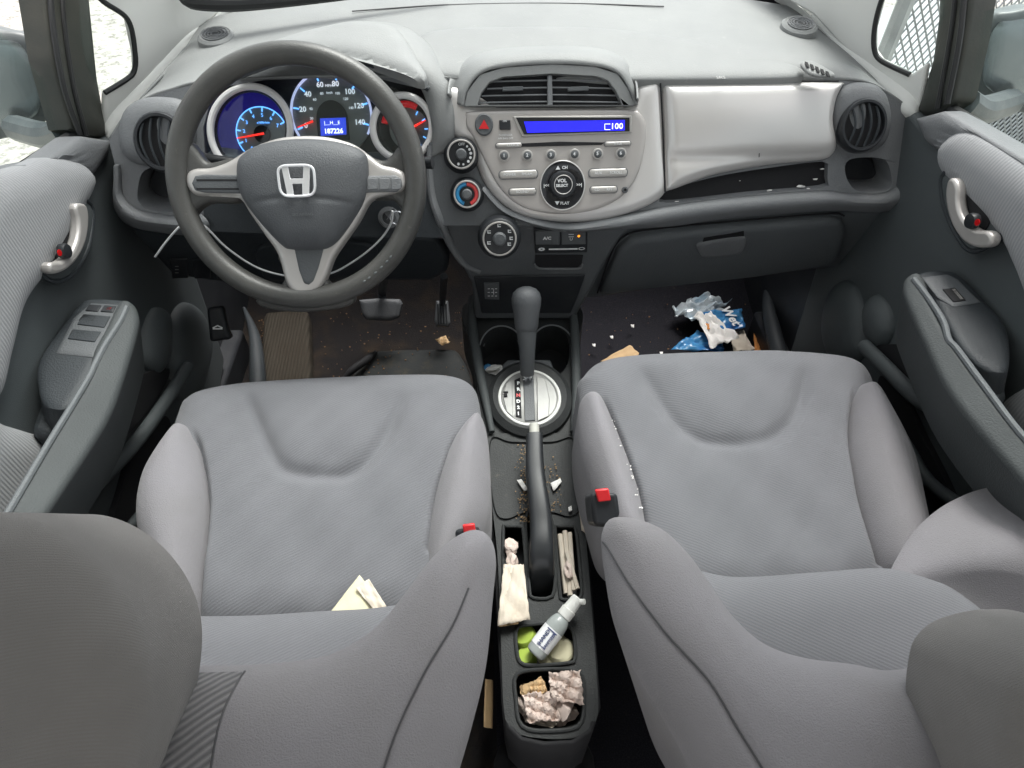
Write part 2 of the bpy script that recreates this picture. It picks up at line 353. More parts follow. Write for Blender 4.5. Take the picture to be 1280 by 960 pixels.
# planes of the car
n31 = (0, -cos(radians(31)), sin(radians(31)))
FP = PL((0, .936, .577), n31)                                  # fascia
KP = PL((0, .945, .60), (0, -.95, -.31))                       # lower dash, turning under
SP = PL((0, .945, .56), (0, -1, -.06))                         # lower centre stack
WP = PL((-.305, .862, .70), (0, -cos(radians(36)), sin(radians(36))))   # steering wheel
GP = FP.at(-.045)                                              # gauges
CP = PL((0, .24, .27), (0, -.08, 1))                           # console top
ROOF = True

# ------------------------------------------------------------------ outside: gravel lot, trailer fence
gv = [(-60, -60, -.34), (60, -60, -.34), (60, 60, -.34), (-60, 60, -.34)]
obj('ground', (gv, [(0, 1, 2, 3)]), 'gravel', kind='structure', smooth_=False)
# floor of the cabin: flat, then rising to the toe board
def floor_strip(x0, x1, m):
    prof = [(-.9, .0), (.2, .0), (.9, 0), (1.30, .0), (1.42, .03), (1.62, .24), (1.68, .55)]
    rows = [[np.array([x, y, z]) for x in np.linspace(x0, x1, 10)] for y, z in prof]
    return obj('floor', loft(rows), m, kind='structure')
floor_strip(-.74, -.05, 'dirty'); floor_strip(-.05, .74, 'carpet')

# ------------------------------------------------------------------ car body: pillars, glass, roof, sills
body = thing('cabin_shell', 'pale windscreen pillars, windscreen and roof of the car around the dashboard', 'car body', (0, 1.2, -.2))
def pillar(sg, corner, rear, pts_main, pts_low, glass_pts, seal_pts):
    A, B = np.array(corner), np.array(rear)
    d = B-A; n = np.cross(d, (0, 0, 1)); n /= np.linalg.norm(n)
    if n[0]*sg > 0: n = -n
    pl = PL(A, n+np.array([0, 0, -.12]), ex=d)
    obj('windscreen_pillar_trim', prism(pl, pts_main, .012), 'trim', body, bevel=.004)
    dh = d/np.linalg.norm(d); zz = np.array([0, 0, 1.])-dh*dh[2]; pl2 = PL(A+np.array([0, 0, .012]), n*.6+zz*.8, ex=d)
    obj('pillar_base_trim', pillow(pl2, pts_low, .012, .03, .03, n=90, rings=10), 'trim', body)
    gl = prism(pl.at(-.02), glass_pts, .003)
    q = obj('quarter_window', gl, 'glass', body, smooth_=False)
    obj('window_seal', tube([pl.hit(*p, .0) for p in seal_pts], .0042, 8, sm=40), 'seal', q)
pillar(-1, (-.68, 1.09, .66), (-.55, 1.31, .76),
       [(131, 174), (132, 116), (165, 96), (170, 87), (169, 67), (160, 25), (127, 0), (105, -60), (330, -70), (277, 15), (250, 35), (240, 55), (217, 82), (175, 127)],
       [(133, 172), (126, 140), (134, 118), (170, 95), (198, 62), (212, 38), (250, 33), (277, 12), (300, -10), (292, 14), (256, 38), (244, 62), (218, 88), (178, 131), (142, 172)],
       [(104, -30), (100, 15), (104, 57), (114, 100), (132, 122), (175, 98), (176, 60), (166, 20), (128, -8)],
       [(112, -26), (127, 0), (160, 25), (169, 67), (168, 88), (160, 98), (131, 116)])
pillar(1, (.68, 1.006, .704), (.56, 1.28, .77),
       [(1148, 142), (1158, 79), (1137, 94), (1100, 75), (1092, 64), (1092, 37), (1100, 6), (1120, -60), (900, -70), (970, -8), (1017, 19), (1044, 49), (1085, 90), (1111, 120)],
       [(1146, 144), (1154, 118), (1150, 98), (1137, 94), (1100, 74), (1062, 30), (1040, 10), (1000, 0), (965, -14), (990, 0), (1014, 22), (1040, 52), (1082, 94), (1108, 124), (1128, 142)],
       [(1096, -30), (1086, 30), (1086, 70), (1138, 100), (1166, 92), (1178, 30), (1180, -30)],
       [(1113, -26), (1100, 6), (1093, 37), (1093, 62), (1102, 76), (1137, 93)])
# windscreen: curved pane from the cowl up to the roof header
def wsrow(y, z, hx, bow): return [np.array([x, y-bow*(x/hx)**2, z]) for x in np.linspace(-hx, hx, 15)]
obj('windscreen', loft([wsrow(1.46, .80, .60, .14), wsrow(1.02, 1.06, .60, .12), wsrow(.62, 1.25, .58, .10)]), 'glass', body)
obj('windscreen_gasket', tube([at(228, -8, z=.83), at(240, 2, z=.82), at(280, 5, z=.82), at(330, 3, z=.82), at(430, -6, z=.82), at(560, -20, z=.82)], [.012, .012, .010, .008, .006, .004], 10, sm=50), 'seal', body)
rf = [[np.array([x, y, 1.27+.03*(1-(x/.6)**2)-.02*(y < -.8)]) for x in np.linspace(-.58, .58, 12)] for y in np.linspace(.58, -1.3, 12)]
if ROOF: obj('headliner', loft(rf), 'liner', body, solid=.02)
for sg in (-1, 1):
    obj('roof_rail', tube([(sg*.62, 1.30, .80), (sg*.60, .95, 1.05), (sg*.585, .6, 1.235), (sg*.59, 0, 1.26), (sg*.59, -1.2, 1.24)], .03, 10, sm=40), 'trim', body)
    obj('door_sill', box((sg*.70, .3, .02), (1, 0, 0), (0, 1, 0), (0, 0, 1), .08, 1.9, .12), 'black', body, bevel=.01)
    obj('side_kick_panel', prism(PL((sg*.70, 1.3, .3), (-sg, 0, 0), ex=(0, 1, 0)), [((y-1.3), (z-.3)*(-sg)*-1*(-1 if sg > 0 else 1)*(1 if sg < 0 else 1)) for y, z in ((.95, -.02), (.95, .62), (1.75, .80), (1.75, -.02))], .02, raw=True), 'black', body)
obj('firewall', box((0, 1.72, .38), (1, 0, 0), (0, 1, 0), (0, 0, 1), 1.5, .04, .9), 'void', body)

# ------------------------------------------------------------------ doors
def make_door(sg, D):
    d = thing('vehicle_door', D['label'], 'car door', (sg*.69, .3, .0), group='front doors')
    pl = PL((sg*.665, .6, .4), (-sg, 0, 0), ex=(0, 1, 0) if sg < 0 else (0, -1, 0))
    W = lambda x, y, z: np.array([x, y, z])
    s1 = -1 if sg > 0 else 1
    raw = lambda L: [((y-.6)*s1, z-.4) for y, z in L]
    P2 = raw([(-.35, .02), (-.35, .70), (.3, .715), (.8, .70), (1.0, D['zf']+.01), (D['yf'], D['zf']), (D['yf']+.04, .60), (D['yf']+.08, .45), (D['yf']+.02, .10), (.9, .02)])
    obj('door_panel', prism(pl, P2, .05, raw=True), 'door', d, bevel=.012, segs=3)
    obj('door_top_cap', pillow(pl.at(.004), D['cap'], .010, .02, .03, n=80, rings=8, sm=False), 'dashmid', d)
    # outer skin and glass, belt seals
    obj('outer_skin', prism(PL((sg*.735, .6, .3), (-sg, 0, 0), ex=(0, 1, 0) if sg < 0 else (0, -1, 0)), raw([(-.35, -.1), (-.35, .70), (.9, .69), (1.2, .65), (1.2, -.1)]), .02, raw=True), 'body', d, bevel=.01)
    obj('belt_seal', tube([at(*p, x=sg*.69) for p in D['belt']], .009, 8, sm=30), 'seal', d)
    obj('belt_moulding', tube([at(p[0], p[1]-4, x=sg*.712) for p in D['belt']], .006, 8, sm=30), 'frame', d)
    gl = PL((sg*.70, .6, .4), (-sg, 0, 0), ex=(0, 1, 0) if sg < 0 else (0, -1, 0))
    gp = raw([(-.35, .68), (-.35, 1.22), (.35, 1.22), (1.0, .86), (D['yf']-.02, D['zf']+.04), (D['yf']-.02, D['zf']-.02)])
    obj('door_window', prism(gl, gp, .004, raw=True), 'glass', d, smooth_=False)
    fr = obj('window_frame', pillow(PL((sg*.685, .6, .4), (-sg, 0, 0), ex=(0, 1, 0) if sg < 0 else (0, -1, 0)), D['frame'], .012, .02, .03, n=90, rings=8, sm=False), 'frame', d)
    for g in D['grooves']: obj('window_channel', tube([at(*p, x=sg*.672) for p in g], .0042, 8, sm=24), 'seal', fr)
    for f in D['fabric']: obj('fabric_insert', pillow(pl.at(.002), f, .024, .045, .01, n=120, rings=18), 'insert', d)
    # inner handle
    rc = obj('handle_recess', pillow(pl.at(.012), D['recess'], .006, .02, .02, n=80, rings=8), 'door', d)
    obj('recess_cavity', pillow(pl.at(.019), D['cavity'], .001, .01, .004, n=60, rings=6), 'void', rc)
    obj('handle_bezel', tube([pl.hit(*p, .016) for p in D['recess']], .0035, 8, closed=True, sm=60), 'armd', rc)
    obj('door_handle', prism(pl.at(.036), smooth(pl.at(.036).uvs(D['hand']), 70), .016, raw=True), 'spoke', d, bevel=.0045, segs=3)
    k = obj('lock_knob', lathe(pl.hit(*D['lock'], .030), pl.n, [(.010, 0), (.011, .006), (.0095, .010), (.004, .011)], 24), 'black', d)
    obj('lock_mark', lathe(pl.hit(D['lock'][0]+2*sg*1, D['lock'][1]+2, .0415), pl.n, [(.0045, 0), (.0045, .001), (0, .0012)], 20), 'redl', k)
    # armrest: bar with a paler tube as painted edge highlight, switch block, pocket, speaker
    ap = PL(at(*D['ap'], x=sg*.585), (-sg*.55, 0, .83), ex=(0, 1, 0) if sg < 0 else (0, -1, 0))
    a = obj('armrest', pillow(ap, D['bar'], .010, .010, .09, n=180, rings=12, dvec=(sg*.03, .0, -.09)), 'arm', d)
    obj('armrest_highlight', tube([ap.hit(*p, .009) for p in D['edge']], .0042, 8, sm=60), 'glove', a)
    bp = PL(at(*D['ap'], x=sg*.585)+np.array([0, 0, -.004]), (-sg*.12, 0, 1), ex=(1, 0, 0))
    b = obj('switch_block', pillow(bp, D['block'], .006, .012, .09, n=120, rings=8, sm=True, dvec=(sg*.03, -.02, -.10)), 'armd' , d)
    obj('switch_panel', pillow(bp.at(.0065), D['panel'], .0015, .004, .006, n=80, rings=5, sm=False), 'dashlow', b)
    for q, mm in D['sw']: obj('switch', prism(bp.at(.0095), q, .004), mm, b, bevel=.0012)
    obj('arm_link', prism(bp.at(-.03), D['link'], .05), 'armd', d, bevel=.01)
    for s_ in D['spk']: obj('speaker_grille', pillow(pl.at(.0), s_, .03, .06, .02, n=90, rings=14), 'door', d)
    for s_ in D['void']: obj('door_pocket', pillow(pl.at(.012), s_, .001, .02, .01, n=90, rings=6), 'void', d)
    for s_, r in D['ridge']: obj('pocket_ridge', tube([pl.hit(*p, .028) for p in s_], r, 12, sm=60), 'door', d)
    # mirror outside
    mp = PL(at(*D['mc'], x=sg*.86), (-sg*.35, -.93, .15), ex=(1, 0, 0))
    mh = obj('side_mirror', pillow(mp, D['mir'], .012, .03, .06, n=90, rings=10, dvec=np.array([sg*.01, .09, -.01]), inset=.2), 'mirhouse', d)
    obj('mirror_glass', pillow(mp.at(.0135), D['mgl'], .002, .03, .004, n=90, rings=6), 'mirror', mh)
    obj('mirror_arm', tube([at(*p, x=x_) for p, x_ in D['marm']], .022, 10, sm=20), 'mirhouse', mh)
    return d
make_door(-1, dict(label='left front door with four window switches, beside the steering wheel', yf=1.10, zf=.665,
    cap=[(-60, 285), (0, 240), (97, 170), (137, 176), (131, 196), (112, 222), (92, 208), (60, 200), (28, 206), (-60, 262+20)],
    belt=[(-60, 283), (0, 238), (45, 204), (88, 171), (97, 168)],
    frame=[(40, -60), (49, 0), (61, 75), (85, 162), (97, 170), (131, 174), (117, 100), (107, 0), (102, -60)],
    grooves=[[(61, -40), (66, 30), (80, 110), (100, 168)], [(76, -40), (80, 30), (92, 110), (108, 170)]],
    fabric=[[(-60, 262), (30, 205), (60, 197), (95, 203), (112, 222), (111, 238), (98, 264), (60, 330), (25, 380), (8, 440), (-10, 500), (-60, 520)],
            [(-60, 515), (0, 531), (30, 540), (58, 549), (64, 560), (38, 620), (0, 680), (-60, 760)]],
    recess=[(90, 250), (112, 254), (116, 275), (108, 315), (88, 345), (66, 352), (48, 338), (52, 322), (70, 290)],
    cavity=[(98, 258), (101, 275), (98, 302), (82, 326), (66, 318), (70, 298), (84, 276)],
    hand=[(95, 257), (103, 254), (109, 257), (112, 270), (111, 290), (106, 309), (97, 325), (84, 337), (70, 342), (62, 336), (65, 328), (76, 327), (87, 319), (95, 306), (99, 290), (99, 274)], lever=[(101, 259), (107, 272), (104, 302), (92, 322), (76, 335), (64, 330)], lr=[.006, .008, .0085, .0095, .010, .009], lock=(76, 314),
    ap=(160, 384), bar=[(150, 379), (166, 383), (173, 395), (173, 416), (152, 488), (133, 534), (90, 602), (49, 664), (0, 745), (-60, 760), (-30, 704), (11, 637), (60, 555), (89, 507), (111, 469), (118, 440), (133, 412)],
    edge=[(158, 384), (150, 402), (131, 432), (119, 455), (111, 472), (89, 509), (60, 556), (11, 639), (-30, 706)],
    block=[(112, 376), (140, 376), (164, 381), (152, 402), (130, 436), (112, 474), (88, 512), (60, 512), (49, 490), (50, 452), (86, 398), (102, 380)],
    panel=[(114, 379), (160, 382), (118, 447), (70, 442), (92, 398)],
    sw=[([(111, 380), (127, 381), (122, 389), (106, 388)], 'black'), ([(130, 381), (145, 382), (141, 390), (125, 389)], 'black'), ([(134, 383), (141, 384), (138, 388), (131, 387)], 'red'),
        ([(104, 392), (138, 395), (130, 409), (96, 405)], 'armd'), ([(104, 392), (122, 394), (116, 402), (98, 400)], 'void'),
        ([(91, 411), (126, 414), (118, 427), (84, 423)], 'armd'), ([(91, 411), (108, 413), (102, 420), (86, 419)], 'void')],
    link=[(50, 500), (95, 505), (60, 545), (35, 540)],
    spk=[[(252, 470), (240, 500), (222, 500), (211, 470), (207, 430), (214, 392), (230, 378), (248, 392), (258, 430)], [(205, 450), (190, 470), (176, 450), (176, 415), (190, 385), (206, 395)]],
    void=[[(212, 462), (196, 500), (168, 535), (140, 560), (118, 590), (120, 560), (150, 500), (175, 470)], [(205, 520), (215, 545), (205, 600), (170, 650), (150, 700), (130, 690), (150, 620), (170, 560)]],
    ridge=[([(235, 458), (215, 490), (180, 540), (150, 575), (115, 610)], .012), ([(225, 520), (218, 560), (200, 610), (165, 655), (132, 700)], .008)],
    mc=(20, 110), mir=[(-70, 40), (0, 38), (35, 44), (52, 65), (64, 105), (62, 140), (48, 160), (10, 172), (-70, 176)],
    mgl=[(-70, 52), (0, 50), (26, 56), (42, 78), (52, 108), (50, 134), (38, 148), (0, 160), (-70, 164)],
    marm=[((20, 160), -.86), ((60, 170), -.76), ((84, 165), -.70)]))
make_door(1, dict(label='right front door with one window switch, on the glove box side', yf=1.02, zf=.705,
    cap=[(1147, 148), (1182, 139), (1280, 197), (1380, 260), (1380, 290), (1280, 205), (1217, 166), (1190, 174), (1178, 190), (1160, 178)],
    belt=[(1184, 137), (1192, 139), (1235, 166), (1280, 196), (1360, 250)],
    frame=[(1179, -60), (1178, 20), (1170, 78), (1150, 140), (1160, 146), (1182, 140), (1196, 124), (1211, 56), (1220, 0), (1224, -60)],
    grooves=[[(1208, -40), (1204, 10), (1198, 60), (1184, 130)], [(1197, -40), (1193, 10), (1186, 60), (1172, 136)]],
    fabric=[[(1178, 198), (1184, 178), (1216, 164), (1300, 212), (1400, 280), (1400, 480), (1310, 410), (1275, 335), (1253, 293), (1204, 241), (1183, 216)],
            [(1258, 508), (1275, 490), (1340, 465), (1380, 520), (1380, 620), (1300, 570), (1264, 524)]],
    recess=[(1178, 220), (1200, 214), (1230, 250), (1254, 290), (1242, 304), (1214, 314), (1194, 290), (1180, 255)],
    cavity=[(1192, 226), (1204, 226), (1222, 250), (1236, 274), (1228, 290), (1212, 284), (1196, 258)],
    hand=[(1183, 228), (1186, 223), (1192, 224), (1196, 234), (1196, 252), (1200, 268), (1209, 281), (1220, 288), (1233, 289), (1239, 297), (1234, 308), (1218, 309), (1202, 300), (1190, 283), (1183, 262), (1181, 243)], lever=[(1190, 226), (1185, 240), (1190, 266), (1204, 288), (1220, 298), (1230, 293)], lr=[.007, .0095, .0105, .0105, .010, .009], lock=(1220, 276),
    ap=(1140, 350), bar=[(1150, 344), (1133, 350), (1128, 362), (1131, 380), (1150, 425), (1177, 482), (1210, 530), (1280, 612), (1330, 670), (1400, 680), (1340, 600), (1280, 545), (1225, 475), (1196, 434), (1180, 408), (1162, 370)],
    edge=[(1142, 349), (1160, 372), (1179, 402), (1186, 425), (1196, 436), (1230, 482), (1280, 547), (1340, 604)],
    block=[(1146, 345), (1182, 340), (1200, 347), (1230, 378), (1255, 408), (1262, 440), (1256, 468), (1226, 462), (1200, 436), (1182, 405), (1164, 370)],
    panel=[(1152, 347), (1184, 343), (1198, 350), (1226, 378), (1192, 384), (1172, 372)],
    sw=[([(1178, 361), (1194, 359), (1208, 375), (1192, 377)], 'void'), ([(1188, 361), (1194, 360), (1206, 374), (1200, 375)], 'btn')],
    link=[(1256, 460), (1215, 450), (1240, 500), (1262, 498)],
    spk=[[(1036, 430), (1034, 400), (1042, 365), (1058, 350), (1074, 362), (1084, 400), (1084, 440), (1066, 458), (1046, 452)], [(1088, 420), (1086, 385), (1098, 368), (1114, 385), (1118, 415), (1104, 436)]],
    void=[[(1090, 436), (1130, 430), (1160, 432), (1180, 470), (1199, 510), (1170, 505), (1130, 478)], [(1100, 470), (1130, 500), (1150, 540), (1180, 600), (1200, 650), (1170, 640), (1130, 570), (1100, 520)]],
    ridge=[([(1080, 432), (1110, 462), (1150, 500), (1200, 520), (1226, 540)], .013), ([(1110, 520), (1135, 560), (1160, 600), (1200, 632), (1240, 660)], .010)],
    mc=(1260, 80), mir=[(1350, 12), (1262, 14), (1240, 20), (1224, 46), (1218, 80), (1216, 106), (1226, 124), (1258, 136), (1350, 142)],
    mgl=[(1350, 24), (1264, 26), (1246, 32), (1234, 56), (1229, 82), (1229, 102), (1240, 114), (1262, 124), (1350, 130)],
    marm=[((1262, 128), .86), ((1225, 138), .76), ((1205, 128), .71)]))
# expanded-metal trailer side and ramp standing outside by the right front corner
tf = thing('trailer', 'grey mesh-sided utility trailer outside the small right window', 'trailer', (2.2, 3.2, -.34))
mesh = []
q0 = np.array([1.2, 2.0, 0]); ux = np.array([.93, .37, 0])
for k in range(-52, 88):
    for sgn in (-1, 1):
        x0, z0 = k*.035, -.1; x1 = x0+sgn*.9
        a = np.clip(x0, 0, 2.4)
        pts = []
        for t in np.linspace(0, 1, 2):
            pts.append(t)
        t0, t1 = 0., 1.
        for lo, hi in ((0, 2.4),):
            dx = x1-x0
            ta, tb = (lo-x0)/dx, (hi-x0)/dx
            t0, t1 = max(t0, min(ta, tb)), min(t1, max(ta, tb))
        if t1 > t0+.02:
            mesh.append(tube([q0+ux*(x0+(x1-x0)*t)+np.array([0, 0, z0+1.0*t]) for t in (t0, t1)], .0035, 4))
obj('mesh_side', mesh, 'steel', tf)
for a, b in (((0, -.1), (2.4, -.1)), ((0, .9), (2.4, .9)), ((0, -.1), (0, .9)), ((1.2, -.1), (1.2, .9)), ((2.4, -.1), (2.4, .9))):
    obj('frame_rail', tube([q0+ux*a[0]+np.array([0, 0, a[1]]), q0+ux*b[0]+np.array([0, 0, b[1]])], .025, 8), 'steel', tf)
obj('trailer_bed', box(q0+ux*1.2+np.array([-.3, .75, -.12]), ux, (-ux[1], ux[0], 0), (0, 0, 1), 2.4, 1.5, .05), 'steel', tf, bevel=.01)
obj('wheel', lathe(q0+ux*1.2+np.array([.0, .12, -.12]), (-ux[1], ux[0], 0), [(.22, -.06), (.24, -.03), (.24, .03), (.22, .06), (.1, .06)], 32), 'seal', tf)

# ------------------------------------------------------------------ dashboard
dash = thing('dashboard', 'light grey dashboard with silver panels, radio, round vents and blue gauges', 'dashboard', (0, 1.1, .35))
TP = PL((0, 1.05, .768), (0, -.16, 1))              # top pad
def rowz(L): return [at(a, b, z=c) for a, b, c in L]
rA = [FP.hit(*p) for p in [(136, 176), (160, 140), (185, 122), (215, 112), (260, 102), (400, 96), (540, 98), (680, 100), (830, 103), (940, 102), (1045, 100), (1085, 104), (1115, 120), (1135, 135), (1150, 149)]]
rB = rowz([(150, 158, .685), (174, 128, .710), (205, 104, .735), (240, 90, .755), (300, 78, .765), (400, 70, .770), (540, 72, .770), (680, 74, .770), (830, 80, .770), (940, 82, .770), (1030, 84, .765), (1070, 90, .752), (1098, 106, .730), (1118, 122, .712), (1138, 136, .70)])
rC = rowz([(180, 120, .72), (200, 96, .735), (226, 78, .75), (262, 64, .765), (330, 50, .775), (420, 42, .78), (540, 42, .78), (680, 42, .78), (830, 50, .78), (930, 58, .78), (1000, 66, .772), (1040, 72, .762), (1070, 84, .75), (1090, 100, .735), (1110, 114, .722)])
rD = rowz([(214, 82, .745), (228, 66, .75), (245, 54, .76), (275, 44, .77), (340, 30, .78), (430, 18, .785), (540, 12, .787), (680, 12, .787), (820, 18, .785), (900, 28, .782), (960, 36, .778), (1005, 44, .77), (1035, 54, .76), (1056, 68, .752), (1074, 80, .742)])
rE = rowz([(250, 34, .765), (258, 28, .768), (270, 22, .775), (295, 16, .78), (350, 6, .785), (440, -5, .79), (540, -14, .79), (680, -16, .79), (800, -14, .79), (870, -8, .785), (930, 0, .78), (970, 6, .775), (995, 10, .77), (1010, 14, .768), (1020, 20, .765)])
obj('upper_panel', grid([rA, rB, rC, rD, rE], 110, 60), 'dash', dash, solid=.004)
obj('passenger_pad', pillow(TP.at(-.004), [(520, 92), (520, 50), (560, 38), (640, 35), (740, 36), (830, 46), (920, 62), (980, 78), (1006, 92), (980, 99), (830, 101), (700, 100)], .008, .03, .02, n=110, rings=14), 'dash', dash)
Pp = [(136, 176), (146, 215), (147, 250), (162, 268), (210, 281), (300, 284), (400, 290), (520, 296), (560, 282), (620, 272), (700, 282), (780, 278), (830, 266), (930, 256), (1050, 251), (1100, 247), (1130, 234), (1143, 210), (1150, 148), (1115, 120), (1085, 104), (1045, 100), (830, 103), (680, 100), (540, 98), (400, 96), (260, 102), (215, 112), (185, 122), (160, 140)]
cl_hole = [(256, 196), (254, 160), (262, 130), (284, 108), (330, 100), (400, 98), (480, 100), (530, 112), (542, 140), (543, 180), (534, 202), (440, 206), (330, 206)]
pk_l = smooth(FP.uvs([(172, 238), (178, 216), (196, 208), (226, 208), (240, 218), (246, 250), (236, 264), (190, 264), (174, 254)]), 40)
pk_r = smooth(FP.uvs([(1056, 212), (1060, 201), (1076, 197), (1100, 198), (1110, 205), (1115, 226), (1110, 238), (1090, 241), (1070, 238), (1061, 228)]), 40)
tray = smooth(FP.uvs([(833, 254), (832, 240), (890, 222), (960, 210), (1028, 202), (1034, 210), (1034, 226), (1028, 235), (940, 243)]), 50)
obj('face_panel', prism(FP, FP.uvs(Pp), .05, holes=[FP.uvs(cl_hole), pk_l, pk_r, tray], raw=True, dvec=(0, .10, -.012)), 'dashmid', dash, bevel=.0035)
for c, m_ in ((pk_l, 'black'), (pk_r, 'black'), (tray, 'void')):
    cc = c.mean(0); obj('pocket_floor', prism(FP.at(-.012 if m_ == 'void' else -.05), (c-cc)*1.12+cc, .01, raw=True), m_, dash)
obj('back_panel', prism(FP.at(-.06), [(150, 178), (155, 250), (220, 272), (560, 272), (700, 270), (1040, 240), (1120, 230), (1138, 160), (1080, 115), (830, 112), (300, 112), (190, 135)], .03, dvec=(0, .1, 0)), 'void', dash)
def lip(r0, r1, r2):
    r3 = [(x, y+(9 if x > 770 or x < 400 else 2)) for x, y in r2]
    return obj('lower_lip', arch([FP.hit(*p, .001) for p in r0], [FP.hit(*p, .012) for p in r1], [FP.hit(*p, .012) for p in r2], [FP.hit(*p, -.012) for p in r3]), 'dashmid', dash, solid=.002)
lip([(606, 232), (638, 262), (700, 279), (760, 272), (830, 259), (900, 249), (980, 242), (1034, 239), (1060, 242), (1100, 243), (1122, 232), (1136, 212), (1144, 180)],
    [(604, 234), (636, 265), (700, 283), (765, 277), (832, 264), (905, 254), (985, 247), (1040, 245), (1075, 248), (1108, 248), (1130, 237), (1143, 216), (1148, 184)],
    [(602, 237), (634, 268), (700, 287), (768, 284), (835, 274), (910, 264), (990, 257), (1045, 254), (1080, 256), (1114, 254), (1138, 242), (1148, 220), (1151, 190)])
lip([(149, 205), (151, 218), (154, 244), (172, 262), (205, 269), (236, 271), (252, 268)], [(146, 206), (147, 220), (149, 248), (168, 267), (205, 275), (240, 277), (258, 274)], [(143, 207), (143, 222), (144, 252), (163, 273), (205, 282), (242, 285), (262, 282)])
obj('column_shroud_plate', prism(FP.at(.0035), [(250, 216), (300, 210), (534, 204), (536, 240), (546, 276), (556, 298), (400, 296), (256, 290)], .004), 'armd', dash, bevel=.002)
obj('stack_shoulder', prism(FP.at(.005), [(536, 178), (560, 176), (590, 190), (602, 226), (636, 264), (700, 280), (700, 283), (552, 283), (545, 272), (536, 236)], .01), 'dashlow', dash, bevel=.003)
# gauge hood
hood = obj('gauge_hood', pillow(PL((-.3, 1.0, .795), (0, -.12, 1)), [(236, 122), (250, 104), (290, 76), (350, 52), (400, 38), (445, 30), (490, 36), (508, 52), (522, 76), (534, 98), (524, 103), (500, 93), (440, 74), (380, 70), (320, 80), (276, 96), (252, 118)], .012, .03, .010, n=140, rings=18), 'dash', dash)
bo_ = [(566, 186), (570, 158), (572, 120), (554, 84), (534, 55), (506, 35), (470, 28), (430, 30), (388, 42), (348, 57), (306, 76)]
bi_ = [(540, 196), (541, 162), (533, 124), (518, 96), (498, 74), (466, 62), (430, 60), (396, 65), (362, 75), (332, 86), (300, 98)]
rows_ = []
dep = lambda P_: (P_-CAM).dot(FW)
for f, up_ in ((0, -.004), (.15, .013), (.4, .019), (.7, .018), (.9, .011), (1, .0)):
    qs = [(a[0]*(1-f)+b[0]*f, a[1]*(1-f)+b[1]*f) for a, b in zip(bo_, bi_)]
    ds_ = np.array([max(dep(FP.hit(*q)), dep(at(*q, z=.790))) for q in qs])
    for _ in range(3): ds_[1:-1] = (ds_[:-2]+2*ds_[1:-1]+ds_[2:])/4
    rows_.append([at(*q, d=d_-up_*(.1, .6, .9, 1, 1, 1, 1, 1, 1, .7, .4)[k_]-(.003 if k_ < 2 else 0)) for k_, (q, d_) in enumerate(zip(qs, ds_))])
obj('hood_band', arch(*rows_, nx=90, ny=24), 'dash', hood, solid=.003)
obj('hood_lip', tube([at(p[0], p[1]-2, d=FP.w(0,0)@np.zeros(3)+(FP.hit(*p)-CAM)@FW-.034) for p in [(250, 128), (262, 112), (284, 98), (330, 84), (400, 76), (450, 79), (500, 98), (524, 106), (536, 114)]], .0042, 8, sm=60), 'armd', hood)
obj('cluster_backplate', prism(GP.at(-.004), [(240, 215), (240, 120), (300, 90), (540, 95), (560, 215)], .01), 'black', dash)
def gauge(c, rx, face, m_, lab, parent=dash, ring=None):
    k = GP.hit(*c); r = rx*.00139
    g = obj('gauge', lathe(k, GP.n, [(r, -.004), (r, .001), (r*.98, .0015), (0, .0015)], 56), m_, parent)
    return g, r
# speedometer in the middle
g, r = gauge((415, 143), 47, 0, 'gface', 0); c0 = GP.uv(415, 143)
obj('gauge_ring', tube([GP.w(c0[0]+r*cos(t), c0[1]+r*sin(t), .004) for t in np.linspace(radians(-30), radians(210), 60)], .0020, 6), 'ringl', g)
def ticks(c0, r, angs, ln, wd, off=.003): return [box(GP.w(c0[0]+(r-ln/2)*cos(radians(a)), c0[1]+(r-ln/2)*sin(radians(a)), off), GP.ex*cos(radians(a))+GP.ey*sin(radians(a)), -GP.ex*sin(radians(a))+GP.ey*cos(radians(a)), GP.n, ln, wd, .0006) for a in angs]
A0 = [201-31.1*i for i in range(8)]
for q in ticks(c0, r*.95, A0, .009, .0022): obj('major_tick', q, 'gtick', g, smooth_=False)
for q in ticks(c0, r*.94, [a-15.5 for a in A0[:-1]], .005, .0012): obj('minor_tick', q, 'greyp', g, smooth_=False)
T_ = []
for i, a in enumerate(A0):
    T_.append(text(str(20*i), GP, 0, 0, .0115, .003, c=(c0[0]+r*.72*cos(radians(a)), c0[1]+r*.72*sin(radians(a))), bold=.0002))
T_.append(text('MPH', GP, 0, 0, .006, .003, c=(c0[0], c0[1]+r*.66)))
obj('speed_numerals', T_, 'numl', g, smooth_=False)
T_ = [text(s, GP, 0, 0, .0055, .003, c=(c0[0]+r*.52*cos(radians(a)), c0[1]+r*.52*sin(radians(a)))) for s, a in zip(['20', '40', '60', '80', '100', '120', '140'], [190, 165, 138, 112, 68, 42, 15])]
T_.append(text('km/h', GP, 0, 0, .005, .003, c=(c0[0], c0[1]+r*.5)))
obj('small_numerals', T_, 'numl', g, smooth_=False)
ci = GP.uv(416, 150); obj('display_surround', prism(GP.at(.004), [(ci[0]+.026*cos(t), ci[1]+.03*sin(t)) for t in np.linspace(0, pi, 24)]+[(ci[0]-.026, ci[1]-.032), (ci[0]+.026, ci[1]-.032)], .002, raw=True), 'black', g)
obj('odometer_display', prism(GP.at(.0055), [(400, 148), (432, 147), (433, 168), (401, 170)], .001), 'lcd2', g)
obj('odometer_digits', [text('187226', GP, 417, 164, .0105, .0062, bold=.0003), text('|__H__E', GP, 415, 153.5, .0075, .0062)], 'lcdt', g, smooth_=False)
